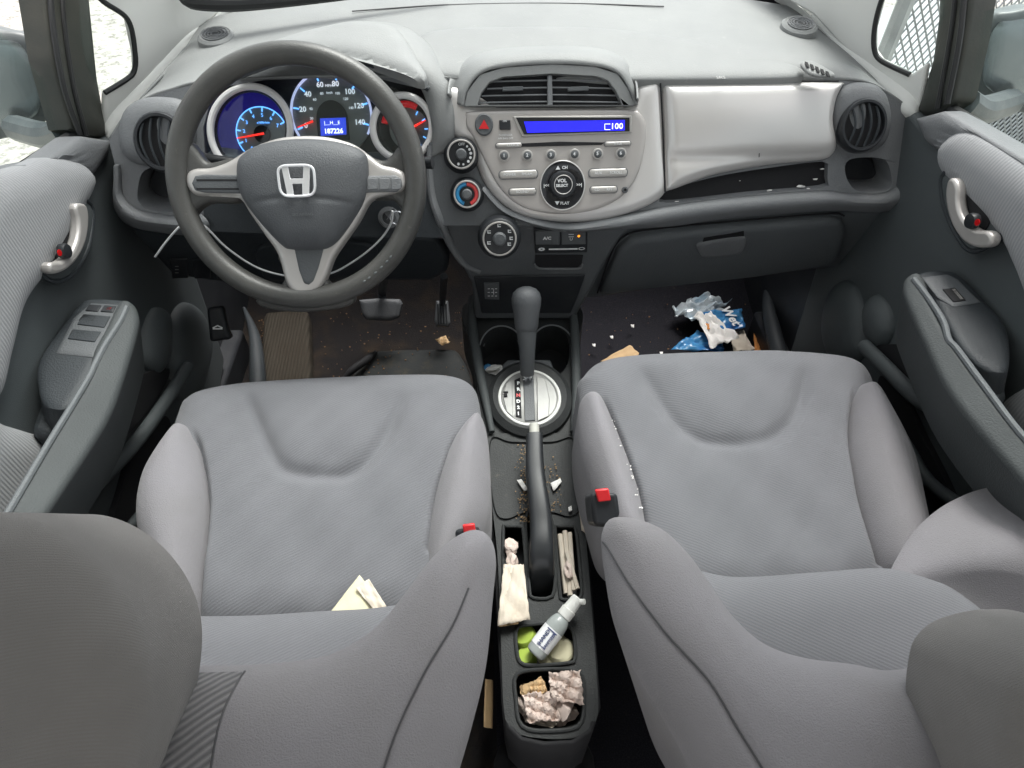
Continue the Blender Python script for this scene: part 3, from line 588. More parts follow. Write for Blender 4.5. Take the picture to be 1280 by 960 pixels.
obj('needle', tube([GP.w(c0[0]+q*r*cos(radians(199)), c0[1]+q*r*sin(radians(199)), .007) for q in (.5, .92)], [.0018, .0008], 6), 'gneed', g)
# tachometer, left
g, r = gauge((314, 163), 45, 0, 'gblue', 0); c1 = GP.uv(329, 168); r1 = .042
d1 = obj('tacho_dial', lathe(GP.w(c1[0], c1[1], .002), GP.n, [(r1, 0), (r1, .0015), (0, .0015)], 48), 'gface', g)
A1 = [228-29*i for i in range(8)]
for q in ticks(c1, r1*1.02, A1, .008, .002, .005): obj('major_tick', q, 'gtick', g, smooth_=False)
obj('tick_arc', tube([GP.w(c1[0]+r1*cos(t), c1[1]+r1*sin(t), .005) for t in np.linspace(radians(25), radians(232), 50)], .0009, 6), 'gtick', g)
obj('rev_numerals', [text(str(i), GP, 0, 0, .008, .005, c=(c1[0]+r1*.70*cos(radians(a)), c1[1]+r1*.70*sin(radians(a)))) for i, a in enumerate(A1)]+[text('x1000r/min', GP, 0, 0, .0045, .005, c=(c1[0]+.004, c1[1]+r1*.42))], 'gtick', g, smooth_=False)
obj('needle_hub', lathe(GP.w(c1[0], c1[1], .004), GP.n, [(.014, 0), (.013, .004), (0, .005)], 32), 'void', g)
obj('needle', tube([GP.w(c1[0]-q*r1*.99, c1[1]-q*r1*.14, .009) for q in (-.1, .98)], [.0019, .0009], 6), 'gneed', g)
obj('gauge_bezel', [tube([FP.hit(313+50*cos(t), 162-54*sin(t), -.004) for t in np.linspace(radians(-50), radians(300), 70)], .0056, 10)], 'bezel', dash)
obj('gauge_bezel', [tube([FP.hit(314+46*cos(t), 162-50*sin(t), -.020) for t in np.linspace(0, 2*pi, 60, endpoint=False)], .0045, 10, closed=True)], 'black', dash)
# fuel and economy gauge, right
g, r = gauge((507, 160), 34, 0, 'black', 0); c2 = GP.uv(512, 162); r2 = .033
obj('fuel_dial', lathe(GP.w(c2[0], c2[1], .002), GP.n, [(r2, 0), (r2, .0015), (0, .0015)], 48), 'gface', g)
obj('warning_arc', tube([GP.w(c2[0]-.004+r2*1.12*cos(t), c2[1]+.002+r2*1.12*sin(t), .006) for t in np.linspace(radians(60), radians(168), 40)], .0055, 8), mat('red_glow_ring', (.5, .01, .02), .3, emit=((1, .01, .02), .10)), g)
obj('eco_segment', [lathe(GP.w(c2[0]+r2*.66*cos(radians(a)), c2[1]+r2*.66*sin(radians(a)), .004), GP.n, [(.0042, 0), (.004, .001), (0, .001)], 14) for a in (176, 194, 212, 230, 248)], 'ggreen', g)
for q in ticks(c2, r2*.95, [60, 30, 0, -28, -55], .006, .0016, .005): obj('major_tick', q, 'gtick', g, smooth_=False)
obj('needle', tube([GP.w(c2[0]+q*r2*cos(radians(25)), c2[1]+q*r2*sin(radians(25)), .008) for q in (.2, .95)], [.0022, .001], 6), 'gneed', g)
obj('gauge_bezel', [tube([FP.hit(503+37*cos(t), 159-40*sin(t), -.004) for t in np.linspace(radians(-60), radians(290), 70)], .0056, 10)], 'bezel', dash)
obj('gauge_bezel', [tube([FP.hit(505+34*cos(t), 159-37*sin(t), -.018) for t in np.linspace(0, 2*pi, 60, endpoint=False)], .0045, 10, closed=True)], 'black', dash)
obj('cluster_trim', pillow(FP.at(-.004), [(252, 200), (262, 192), (300, 208), (400, 214), (500, 205), (536, 196), (543, 206), (500, 222), (400, 226), (300, 222)], .006, .01, .02, n=90, rings=6), 'silver', dash)
obj('cluster_window', prism(FP.at(-.012), [(258, 196), (256, 160), (270, 122), (300, 108), (500, 108), (536, 125), (540, 180), (530, 200), (330, 204)], .0015), 'glass', dash, smooth_=False)
# centre silver panel and radio
sil = obj('centre_panel', pillow(FP.at(.002), [(553, 112), (566, 109), (584, 113), (590, 129), (620, 133), (760, 133), (788, 129), (794, 112), (806, 105), (823, 104), (827, 140), (830, 190), (832, 236), (815, 254), (780, 268), (740, 276), (700, 277), (655, 270), (626, 253), (606, 229), (596, 205), (588, 180), (570, 172), (560, 145)], .012, .02, .02, n=200, rings=16), 'silver', dash)
RP = FP.at(.0142)
rad = obj('radio_panel', pillow(RP, [(583, 146), (592, 139), (690, 137), (785, 137), (800, 142), (807, 156), (806, 182), (798, 215), (780, 243), (750, 260), (715, 267), (680, 266), (648, 256), (625, 235), (608, 205), (592, 172), (584, 160)], .004, .006, .01, n=180, rings=12), 'radio', dash)
R1 = RP.at(.0045)
obj('display_frame', prism(R1.at(.002), [(641, 145), (790, 144), (790, 166), (652, 171)], .004), 'btn', rad, bevel=.0015)
obj('display_bezel', prism(R1.at(.003), [(645, 147), (787, 147), (787, 164), (655, 168)], .002), 'void', rad)
obj('radio_display', prism(R1.at(.0036), [(655, 152), (781, 150), (781, 163), (659, 166)], .001), 'lcd', rad)
obj('display_digits', [text('100', R1, 771, 158, .0125, .0042, sx=1.1)]+[tube([R1.hit(*p, .0044) for p in q], .0004, 4) for q in ([(756, 155), (763, 155)], [(756, 155), (756, 162)], [(756, 162), (763, 162)])], 'lcdt', rad, smooth_=False)
RA = R1.n
hz = obj('hazard_button', lathe(R1.hit(605, 156), RA, [(.0145, 0), (.0145, .003), (.0125, .0045), (.008, .004), (0, .0035)], 32, sy=1.15), 'dashlow', rad)
obj('hazard_triangle', prism(R1.at(.0055), [(605, 149.5), (611.5, 161), (598.5, 161)], .001), 'red', hz)
obj('indicator_window', prism(R1.at(.003), [(624, 150), (638, 150), (638.5, 162), (624.5, 162)], .003), 'black', rad, bevel=.001)
obj('panel_lettering', [text('ON', R1, 631, 151.5, .004, .0035), text('PASSENGER', R1, 632, 169, .0042, .0006), text('AIR BAG OFF', R1, 632, 173, .0042, .0006)], 'white', rad, smooth_=False)
obj('disc_slot', prism(R1.at(.0012), [(648, 179.5), (700, 177), (756, 178), (752, 181), (652, 183.5)], .002), 'void', rad, bevel=.0005)
def pill(x, y, wpx, hpx, labels, rotpx=-.02):
    a, b = wpx/2, hpx/2
    P = [(x+a*cx+b*.8*cos(t)*(1 if True else 1), y-a*cx*.03+b*sin(t)) for cx, ts in ((.82, np.linspace(-pi/2, pi/2, 8)), (-.82, np.linspace(pi/2, 3*pi/2, 8))) for t in ts]
    u = obj('button_well', prism(R1.at(.0008), [(x+(p-x)*1.05, y+(q-y)*1.16) for p, q in P], .001), 'dashmid', rad)
    o = obj('radio_button', pillow(R1.at(.0008), P, .003, .005, .001, n=60, rings=6), 'btn', rad)
    L_ = [text(s, R1, x+a*f, y-a*f*.03, .0058, .0044) for s, f in labels]
    if L_: obj('button_lettering', L_, 'white', rad, smooth_=False)
pill(648, 218, 48, 10.5, [('POWER', -.45), ('FM/AM', .45)]); pill(760, 216, 48, 10.5, [('AUX', -.5), ('SCROLL', .42)])
pill(653, 239.5, 33, 8.5, [('SOUND', 0)]); pill(754.5, 237, 33, 8.5, [('CD', -.5), ('RPT', .45)])
pill(636, 181.5, 34, 6, [('CLOCK', .3)]); pill(772, 179.5, 34, 6, [('TITLE', 0)])
for i, (x, y) in enumerate([(630, 195), (659, 194.5), (688.5, 194), (718, 193), (747, 192.5), (776, 192)]):
    o = obj('preset_button', lathe(R1.hit(x, y), RA, [(.0088, 0), (.0088, .0022), (.0075, .003), (.0066, .003), (.0062, .0025)], 28), 'btn', rad)
    obj('preset_cap', lathe(R1.hit(x, y), RA, [(.0062, 0), (.006, .004), (.004, .005), (0, .0052)], 24), 'dashlow', rad)
    obj('preset_digit', text(str(i+1), R1, x, y-.5, .007, .0056, bold=.0002), 'white', rad, smooth_=False)
obj('audio_jack', lathe(R1.hit(781, 237.5), RA, [(.0052, 0), (.005, .003), (.0035, .0035), (.0022, .0035), (.0022, 0)], 20), 'dashlow', rad)
dl = obj('selector_dial', lathe(R1.hit(703, 232), RA, [(.037, 0), (.037, .002), (.0355, .003), (.034, .002), (.020, .0015)], 60, sy=1.06), 'blackg', rad)
obj('dial_ring', tube([R1.w(*(R1.uv(703, 232)+np.array([.0362*cos(t), .0384*sin(t)])), .003) for t in np.linspace(0, 2*pi, 60, endpoint=False)], .0011, 6, closed=True), 'silver', rad)
vk = obj('volume_knob', lathe(R1.hit(703, 231), RA, [(.0225, 0), (.0215, .010), (.0195, .013), (.0165, .0135), (.0158, .012), (.0145, .0118), (0, .0125)], 48), 'black', rad)
obj('knob_ring', tube([R1.w(*(R1.uv(703, 231)+np.array([.0145*cos(t), .0145*sin(t)])), .0135) for t in np.linspace(0, 2*pi, 40, endpoint=False)], .0007, 6, closed=True), 'silver', vk)
for s_, x, y, z_ in (('VOL', 702.5, 226, .0078), ('SELECT', 702.5, 232, .0060)): obj('knob_lettering', text(s_, R1, x, y, z_, .0134, bold=.0002), 'white', vk, smooth_=False)
for s_, x, y in (('CH', 706, 209.5), ('PLAY', 706, 254), ('|<<', 683, 232), ('>>|', 724, 231)): obj('dial_lettering', text(s_, R1, x, y, .0065, .0035, bold=.0002), 'white', dl, smooth_=False)
obj('up_mark', prism(R1.at(.0038), [(697.5, 207), (700.5, 212), (694.5, 212)], .0006), 'white', dl, smooth_=False)
obj('down_mark', prism(R1.at(.0038), [(693.5, 251.5), (699.5, 251.5), (696.5, 256.5)], .0006), 'white', dl, smooth_=False)
# ventilation knobs
def knob(x, y, pl, r, ry, kind):
    c = pl.hit(x, y)
    o = obj('climate_knob', lathe(c, pl.n, [(r*1.08, -.006), (r*1.08, .004), (r, .008), (r*.97, .018), (r*.88, .021), (r*.80, .0215), (r*.79, .019)], 48), 'black', dash)
    obj('knob_ring', tube([pl.w(*(pl.uv(x, y)+np.array([r*.80*cos(t), r*.80*sin(t)])), .0215) for t in np.linspace(0, 2*pi, 48, endpoint=False)], .0016, 8, closed=True), 'btn', o)
    c_ = pl.uv(x, y); 
    obj('knob_face', lathe(c, pl.n, [(r*.79, .0185), (0, .0186)], 40), 'black', o)
    obj('knob_cap', lathe(c, pl.n, [(r*.34, .018), (r*.33, .0245), (r*.25, .027), (0, .0275)], 32), 'dashlow', o)
    W_ = lambda a, rr, off=.0195: (c_[0]+rr*cos(radians(a)), c_[1]+rr*sin(radians(a)))
    if kind == 'fan':
        obj('fan_mark', [lathe(pl.w(*W_(a, r*.58), .019), pl.n, [(s, 0), (s*.9, .0008), (0, .0008)], 12) for a, s in ((-110, .0022), (-80, .0018), (-45, .0022), (-20, .0022), (5, .0024), (28, .0022), (50, .0018))]+[text('OFF', pl, 0, 0, .0062, .0193, c=W_(85, r*.58))], 'white', o, smooth_=False)
    if kind == 'temp':
        for nm, m_, a0, a1 in (('cold_arc', 'cold', 92, 250), ('hot_arc', 'hot', 88, -70)):
            obj(nm, tube([pl.w(*W_(a, r*.62), .0185) for a in np.linspace(a0, a1, 24)], .0035, 8), m_, o)
    if kind == 'mode':
        L_ = []
        for a in (205, 150, 90, 30, -5, -35):
            q = W_(a, r*.58); L_ += [box(pl.w(q[0], q[1], .0195), pl.ex, pl.ey, pl.n, .0055, .0014, .0005), box(pl.w(q[0]-.002, q[1]+.002, .0195), pl.ex, pl.ey, pl.n, .0014, .005, .0005), box(pl.w(q[0]+.001, q[1]+.0035, .0195), pl.ex, pl.ey, pl.n, .0035, .0012, .0005)]
        obj('airflow_symbol', L_, 'white', o, smooth_=False)
KF = FP.at(.004)
knob(577, 194, KF, .0265, 0, 'fan'); knob(584, 243, KF, .0255, 0, 'temp')
SPk = PL(KP.hit(625, 300), (0, -.93, .25))
# centre stack below the radio
stack = obj('centre_stack', prism(SP, [(552, 276), (600, 276), (640, 279), (700, 286), (760, 284), (800, 276), (778, 296), (762, 320), (748, 346), (732, 376), (718, 400), (594, 400), (590, 356), (578, 334), (562, 306)], .12, dvec=(0, .14, 0)), 'dashlow', dash, bevel=.008, segs=3)
S1 = SP.at(.001)
knob(624, 296, PL(FP.hit(624, 297, .008), (0, -.90, .42)), .0335, 0, 'mode')
ac = obj('switch_frame', prism(S1.at(.003), [(667, 286), (734, 286), (734, 316), (669, 317)], .004), 'black', stack, bevel=.0015)
obj('ac_button', prism(S1.at(.006), [(669, 289), (700, 289), (700, 306), (669.5, 306)], .004), 'dashlow', stack, bevel=.0012)
obj('defrost_button', prism(S1.at(.006), [(702, 288.5), (732, 288), (732.5, 305.5), (702, 306)], .004), 'dashlow', stack, bevel=.0012)
obj('button_lettering', [text('A/C', S1, 684, 298, .0085, .0066, bold=.0003), box(S1.hit(714, 293, .007), S1.ex, S1.ey, S1.n, .009, .0011, .0004), box(S1.hit(714, 296, .007), S1.ex, S1.ey, S1.n, .009, .0011, .0004), text('U', S1, 714, 299, .008, .0066)], 'white', stack, smooth_=False)
obj('indicator_lamp', lathe(S1.hit(723.5, 295, .006), S1.n, [(.0022, 0), (.002, .001), (0, .0013)], 14), 'amber', stack)
obj('slider_slot', prism(S1.at(.0045), [(686, 311), (722, 310.5), (722, 312), (686, 312.5)], .001), 'white', stack)
obj('fresh_air_mark', text('o', S1, 677, 311, .013, .0042, sx=1.6, bold=.0006), 'white', stack, smooth_=False)
obj('recirculation_mark', text('O', S1, 727, 311, .0085, .0042, sx=1.9), 'white', stack, smooth_=False)
obj('coin_slot', prism(S1.at(.0015), [(669, 319), (729, 319), (727, 330), (722, 334), (674, 334), (669, 330)], .001), 'void', stack)
obj('slot_lip', tube([S1.hit(*p, .003) for p in [(668, 330), (674, 335.5), (700, 336), (724, 335.5), (728, 330)]], .002, 8, sm=24), 'dashmid', stack)
obj('lower_recess', prism(S1.at(.0035), [(592, 346), (732, 344), (722, 372), (714, 392), (602, 392)], .004), 'black', stack, bevel=.002)
sk = obj('socket_panel', prism(S1.at(.008), [(605, 355), (624, 355), (624, 375), (606, 374)], .006), 'dashlow', stack, bevel=.001)
obj('socket_symbol', [box(S1.hit(611+i*4.5, 361+j*4.5, .0095), S1.ex, S1.ey, S1.n, .004, .0012, .0004) for i in range(3) for j in range(3)]+[box(S1.hit(617, 365, .0095), S1.ex, S1.ey, S1.n, .001, .013, .0004)], 'white', sk, smooth_=False)
# centre vent with its hood
CV = FP.at(.010)
fa = [(580, 133), (584, 114), (600, 93), (630, 84), (690, 80), (744, 83), (772, 92), (786, 112), (794, 132)]
hv = obj('vent_hood', arch([CV.hit(*p, .012) for p in fa], [CV.hit(*p, .008) for p in [(574, 131), (578, 110), (596, 88), (628, 78), (690, 74), (746, 77), (777, 87), (791, 109), (796, 131)]], [CV.hit(*p, -.01) for p in [(567, 126), (571, 104), (590, 80), (625, 69), (690, 65), (748, 68), (780, 80), (793, 105), (797, 128)]], [TP.hit(*p, -.004) for p in [(560, 118), (563, 96), (582, 72), (620, 61), (690, 57), (752, 60), (784, 74), (795, 102), (797, 124)]]), 'dash', dash, solid=.003)
op = [(597, 131), (602, 116), (612, 103), (630, 96), (690, 92), (744, 95), (760, 101), (770, 114), (778, 131)]
av = obj('centre_vent', prism(CV.at(.012), [(580, 133), (584, 114), (600, 93), (630, 84), (690, 80), (744, 83), (772, 92), (786, 112), (794, 132)], .05, holes=[op]), 'dash', dash, bevel=.004)
obj('vent_cavity', prism(CV.at(-.002), [(590, 135), (596, 100), (640, 88), (740, 88), (780, 104), (784, 134)], .01), 'void', av)
for y, x0, x1 in ((102, 616, 760), (111, 609, 767), (120, 602, 772), (128.5, 599, 776)):
    obj('vent_slat', tube([CV.hit(x, yy, .005) for x, yy in ((x0, y), ((x0+x1)/2, y-1.5), (x1, y-.5))], .0013, 6, sm=12), 'dashmid', av)
obj('vent_divider', prism(CV.at(.010), [(684.5, 94), (690, 94), (691, 132), (684.5, 132)], .008), 'dashmid', av, bevel=.001)
for x in (641, 723): obj('vent_tab', prism(CV.at(.009), [(x-13, 108.5), (x+13, 107.5), (x+13, 113), (x-13, 114)], .006), 'dashlow', av, bevel=.001)
# side vents
def side_vent(pts, c, r, lean):
    h = obj('side_vent', pillow(FP.at(.0), pts, .022, .04, .02, n=110, rings=16), 'dashmid', dash)
    q = FP.at(.020); n_ = FP.n+np.array([lean, 0, 0]); n_ /= np.linalg.norm(n_); ctr = q.hit(*c)
    vp = PL(ctr, n_)
    obj('vent_ring', [lathe(ctr, n_, [(r*1.12, -.012), (r*1.12, .004), (r*1.04, .009), (r*.94, .009), (r*.90, .004), (r*.90, -.002)], 48, sy=1.12)], 'black', h)
    obj('vent_cavity', lathe(ctr, n_, [(r*.92, .0015), (0, .0016)], 32, sy=1.12), 'void', h)
    for f in (-.62, -.25, .12, .5):
        hh = sqrt(1-f*f)*r*1.0
        obj('vent_slat', tube([vp.w(r*f+.006*cos(t*pi/2)*np.sign(-lean), hh*t, .004+.004*cos(t*pi/2)) for t in np.linspace(-1, 1, 14)], .0020, 6), 'armd', h)
side_vent([(1040, 152), (1043, 122), (1056, 107), (1075, 103), (1096, 108), (1108, 124), (1112, 150), (1106, 176), (1090, 189), (1068, 192), (1048, 182)], (1078, 157), .033, -.12)
side_vent([(150, 172), (155, 142), (172, 126), (200, 121), (232, 128), (246, 158), (240, 196), (220, 207), (186, 208), (160, 198)], (203, 178), .036, .12)
# upper glove box, lower glove box
ug = obj('upper_glove_box', pillow(FP.at(.002), [(828, 108), (834, 105), (940, 103), (1046, 103), (1051, 108), (1044, 124), (1040, 150), (1044, 178), (1040, 192), (1024, 200), (960, 206), (890, 219), (836, 238), (831, 230), (830, 170)], .014, .022, .03, n=220, rings=44, extra=lambda Q, D: .012*np.exp(-((Q[:, 0]-FP.uv(935, 160)[0])/.13)**2-((Q[:, 1]-FP.uv(935, 150)[1])/.055)**2)-.004*np.exp(-((Q[:, 1]-FP.uv(935, 197)[1])/.012)**2)), 'silver', dash)
obj('panel_gap', tube([FP.hit(*p, .011) for p in [(825.5, 104), (828, 150), (830, 200), (831.5, 240)]], .0014, 6, sm=20), 'void', dash)
obj('panel_gap', tube([FP.hit(*p, .006) for p in [(826, 103.5), (940, 102), (1048, 101.5)]], .0013, 6, sm=20), 'void', dash)
obj('key_mark', box(FP.hit(949, 194, .026), FP.ex, FP.ey, FP.n, .001, .006, .002), 'dkp', ug)
lower = obj('lower_panel', prism(KP, [(720, 284), (770, 286), (830, 270), (940, 260), (1050, 256), (1105, 254), (1134, 246), (1122, 280), (1090, 312), (1050, 334), (1000, 340), (940, 346), (850, 356), (748, 372), (718, 374)], .05, dvec=(0, .12, 0)), 'glove', dash, bevel=.008, segs=3)
lg = obj('lower_glove_box', pillow(KP.at(.003), [(750, 364), (760, 336), (772, 308), (788, 295), (820, 289), (900, 281), (1036, 270), (1052, 273), (1056, 285), (1048, 318), (1040, 328), (940, 343), (850, 353)], .012, .012, .01, n=160, rings=12, sm=False), 'glove', dash)
obj('panel_gap', tube([KP.hit(*p, .006) for p in [(747, 366), (757, 336), (769, 307), (786, 292), (820, 286), (900, 278), (1036, 267), (1055, 270)]], .0018, 6, sm=40), 'void', dash)
obj('glove_box_latch', pillow(KP.at(.016), [(875, 303), (926, 295), (933, 299), (928, 313), (918, 318), (882, 321), (873, 314)], .004, .006, .006, n=60, rings=6), 'dashmid', lg)
obj('latch_recess', prism(KP.at(.0166), [(880, 298), (930, 290), (930, 296), (878, 304)], .003), 'void', lg)
# knee panel, driver side
kn = obj('knee_panel', prism(KP, [(150, 262), (200, 280), (300, 286), (420, 292), (530, 296), (548, 300), (562, 322), (560, 340), (540, 352), (440, 352), (340, 360), (262, 352), (215, 345), (190, 318), (164, 290)], .05, dvec=(0, .14, 0)), 'armd', dash, bevel=.010, segs=3)
obj('switch_blank', [prism(KP.at(.005), [(x, 325), (x+22, 324), (x+24, 348), (x+3, 349)], .004) for x in (212, 240, 268)], 'black', kn, bevel=.002)
obj('switch_symbol', [box(KP.hit(221, y, .0065), KP.ex, KP.ey, KP.n, .006, .0015, .0005) for y in (333, 337, 341)], 'greyp', kn, smooth_=False)
kp2 = obj('fuse_cover', pillow(KP.at(.004), [(330, 306), (460, 304), (466, 336), (450, 346), (345, 350), (326, 336)], .006, .012, .008, n=80, rings=6), 'armd', kn)
obj('stack_side', tube([FP.hit(537, 182, .003), FP.hit(537, 210, .003), FP.hit(540, 245, .003), FP.hit(550, 276, .003), SP.hit(562, 303), SP.hit(580, 330), SP.hit(600, 340)], [.004, .006, .007, .007, .007, .006, .004], 10, sm=50), 'dashmid', dash)
# little things on the top of the dash
def onTop(px, py, z): return at(px, py, z=z)
for x, y, z in ((271, 49, .770), (998, 36, .778)):
    s_ = obj('tweeter_cover', lathe(onTop(x, y, z), (0, -.15, 1), [(.033, -.01), (.031, .006), (.026, .010), (.024, .0085), (0, .0095)], 40), 'dash', dash)
    obj('tweeter_mesh', [lathe(onTop(x, y, z)+np.array([0, -.0015, .0095]), (0, -.15, 1), [(r_+.0012, 0), (r_+.0008, .0012), (r_, .0012), (r_-.0004, 0)], 32) for r_ in (.006, .011, .016, .021)], 'dashmid', s_)
for P_, z, sg in (([(238, 108), (244, 98), (258, 90), (272, 88), (264, 98), (250, 108)], .757, -1), ([(1001, 80), (1012, 76), (1030, 84), (1044, 94), (1030, 96), (1012, 92)], .771, 1)):
    pl = PL(at(P_[3][0], P_[3][1], z=z), (0, -.35, 1))
    dv = obj('defogger_vent', pillow(pl, P_, .002, .006, .003, n=50, rings=5), 'dash', dash)
    a, b = np.array(P_[0] if sg < 0 else P_[0], float), np.array(P_[3], float)
    a, b = (np.array([243., 105.]), np.array([266., 91.])) if sg < 0 else (np.array([1007., 80.]), np.array([1038., 94.]))
    for i in range(5):
        q = a+(b-a)*(i+.3)/4.8; obj('vent_slot', box(pl.hit(*q, .0035), pl.ex+pl.ey*(.9 if sg < 0 else -.9)*-1*0+pl.ey*.5*sg*-1, pl.ey, pl.n, .0045, .012, .001), 'void', dv, bevel=.0004)
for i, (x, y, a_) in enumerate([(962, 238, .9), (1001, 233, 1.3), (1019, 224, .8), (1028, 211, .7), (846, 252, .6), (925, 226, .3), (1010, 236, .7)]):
    obj('tray_glint', crumple(FP.hit(x, y, -.004), .0045*a_, 200+i, (1.5, .6, .5), .5, 2), 'paperw', dash)  # white blobs painted in place of reflections in the glossy black tray
obj('airbag_lettering', text('SRS', TP, 901, 97, .010, .004), 'greyp', dash, smooth_=False)
obj('cowl_slot', tube([at(x, y, z=.79) for x, y in ((440, 14), (560, 6), (700, 4), (830, 8))], .0012, 6, sm=30), 'dkp', dash)
# stalks and ignition
for nm, a, b in (('wiper_stalk', (505, 205), (541, 203)), ('light_stalk', (300, 204), (240, 197))):
    obj(nm, tube([at(*a, y=.92), at((a[0]+b[0])/2, (a[1]+b[1])/2, y=.91), at(*b, y=.905)], [.007, .008, .0095], 12, sm=16), 'black', dash)

# ------------------------------------------------------------------ steering wheel
sw = thing('steering_wheel', 'worn black three-spoke steering wheel with silver spokes and a chrome letter emblem', 'steering wheel', (-.305, .862, .52))
RW = .1695
def prof(t):                                        # rim section swells a little at ten-to-two
    return .0168+.0016*max(0, sin(t*2-pi/2+pi))*.6
P = [WP.w(RW*cos(t), RW*1.0*sin(t), 0) for t in np.linspace(0, 2*pi, 120, endpoint=False)]
rim = tube(P, .0160, 18, closed=True)
obj('rim', rim, 'rubber', sw)
def wp(L, off=0): return L
obj('spoke_root', pillow(WP.at(-.004), [(228, 186), (236, 176), (246, 186), (262, 203), (290, 198), (300, 205), (300, 250), (262, 254), (246, 264), (234, 280), (224, 262)], .008, .012, .016, n=90, rings=8), 'rubber', sw)
obj('spoke_root', pillow(WP.at(-.004), [(516, 186), (508, 172), (498, 184), (482, 200), (462, 196), (456, 205), (458, 246), (490, 250), (502, 262), (512, 278), (522, 260)], .008, .012, .016, n=90, rings=8), 'rubber', sw)
obj('spoke_root', pillow(WP.at(-.004), [(320, 376), (336, 368), (352, 356), (358, 340), (350, 318), (414, 318), (406, 340), (412, 354), (428, 366), (444, 372), (430, 384), (380, 390), (336, 386)], .008, .012, .016, n=90, rings=8), 'rubber', sw)
sp = obj('spoke', pillow(WP.at(.004), [(234, 227), (236, 216), (246, 211), (264, 210), (285, 203), (300, 194), (317, 184), (349, 173), (381, 170), (412, 172), (441, 180), (462, 194), (478, 206), (494, 210), (505, 216), (508, 228), (504, 238), (490, 243), (470, 248), (460, 256), (448, 278), (430, 304), (417, 324), (407, 350), (396, 364), (381, 371), (368, 366), (358, 352), (348, 318), (332, 294), (314, 268), (302, 250), (284, 245), (250, 245), (238, 238)], .007, .008, .014, n=240, rings=14), 'spoke', sw)
obj('spoke_insert', pillow(WP.at(.0112), [(240, 229), (244, 220), (256, 218), (300, 219), (302, 242), (256, 241), (244, 238)], .0015, .004, .003, n=60, rings=5, sm=False), 'dashlow', sw)
obj('insert_slot', [prism(WP.at(.0131), [(245, y), (300, y), (300, y+2.2), (246, y+2.2)], .001) for y in (224, 235)], 'void', sw)
obj('spoke_insert', pillow(WP.at(.0112), [(367, 306), (406, 306), (398, 335), (392, 351), (386, 356), (380, 354), (374, 338)], .0015, .006, .003, n=60, rings=5, sm=False), 'dashlow', sw)
cb = obj('cruise_buttons', pillow(WP.at(.0112), [(456, 220), (494, 219), (502, 224), (503, 233), (496, 240), (456, 241)], .003, .004, .003, n=60, rings=5, sm=False), 'dashmid', sw)
for x0, x1 in ((459, 472), (474, 487), (489, 501)):
    obj('button', prism(WP.at(.0155), [(x0, 223), (x1, 222.5), (x1, 236.5), (x0, 237.5)], .002), 'dashmid', cb, bevel=.0012)
hub = obj('airbag_cover', pillow(WP.at(.010), [(298, 202), (306, 192), (320, 183), (349, 176), (381, 174), (412, 176), (440, 182), (455, 191), (460, 200), (461, 222), (456, 250), (443, 274), (426, 298), (413, 309), (400, 312), (366, 312), (352, 306), (324, 276), (304, 248), (297, 224)], .026, .05, .012, n=200, rings=24,
    extra=lambda Q, D: -.0016*np.exp(-(np.abs(Q[:, 1]+.028+.4*(Q[:, 0]-.0)**2*4)/.004)**2)), 'hub', sw)
EP = WP.at(.0428); ec = EP.uv(371, 226)
fr = smooth_lin(smooth(np.array([(ec[0]+.0245*np.sign(cos(t))*abs(cos(t))**.45*(1+.06*sin(t)), ec[1]+.0205*np.sign(sin(t))*abs(sin(t))**.45) for t in np.linspace(0, 2*pi, 48, endpoint=False)]), 60), 60)
em = obj('emblem', tube([EP.w(a, b, .0) for a, b in fr], .0019, 10, closed=True), 'badge', sw)
def hb(pts): return prism(EP, [(ec[0]+a, ec[1]+b) for a, b in pts], .003, raw=True)
obj('emblem_letter', [hb([(-.0195, .019), (-.0105, .019), (-.0085, .003), (.0085, .003), (.0105, .019), (.0195, .019), (.0150, -.0188), (.0058, -.0188), (.0068, -.004), (-.0068, -.004), (-.0058, -.0188), (-.0150, -.0188)])], 'badge', em, bevel=.0007)
obj('airbag_lettering', text('SRS AIRBAG', WP, 378, 268, .0055, .0372), 'dashmid', sw, smooth_=False)
col = obj('column_cover', tube([(-.305, .875, .69), (-.305, .93, .655), (-.305, 1.0, .60), (-.305, 1.06, .56)], [.045, .05, .052, .054], 24, sm=16), 'armd', sw)
obj('worn_patch', [tube([WP.w((RW+.002)*cos(t), (RW+.002)*sin(t), .0162) for t in np.linspace(a, a+.03, 4)], [.0006, .0022, .0006], 6) for a in (-1.05, -1.0, -.93, -.86, -.79, -.74)], 'mirhouse', sw)
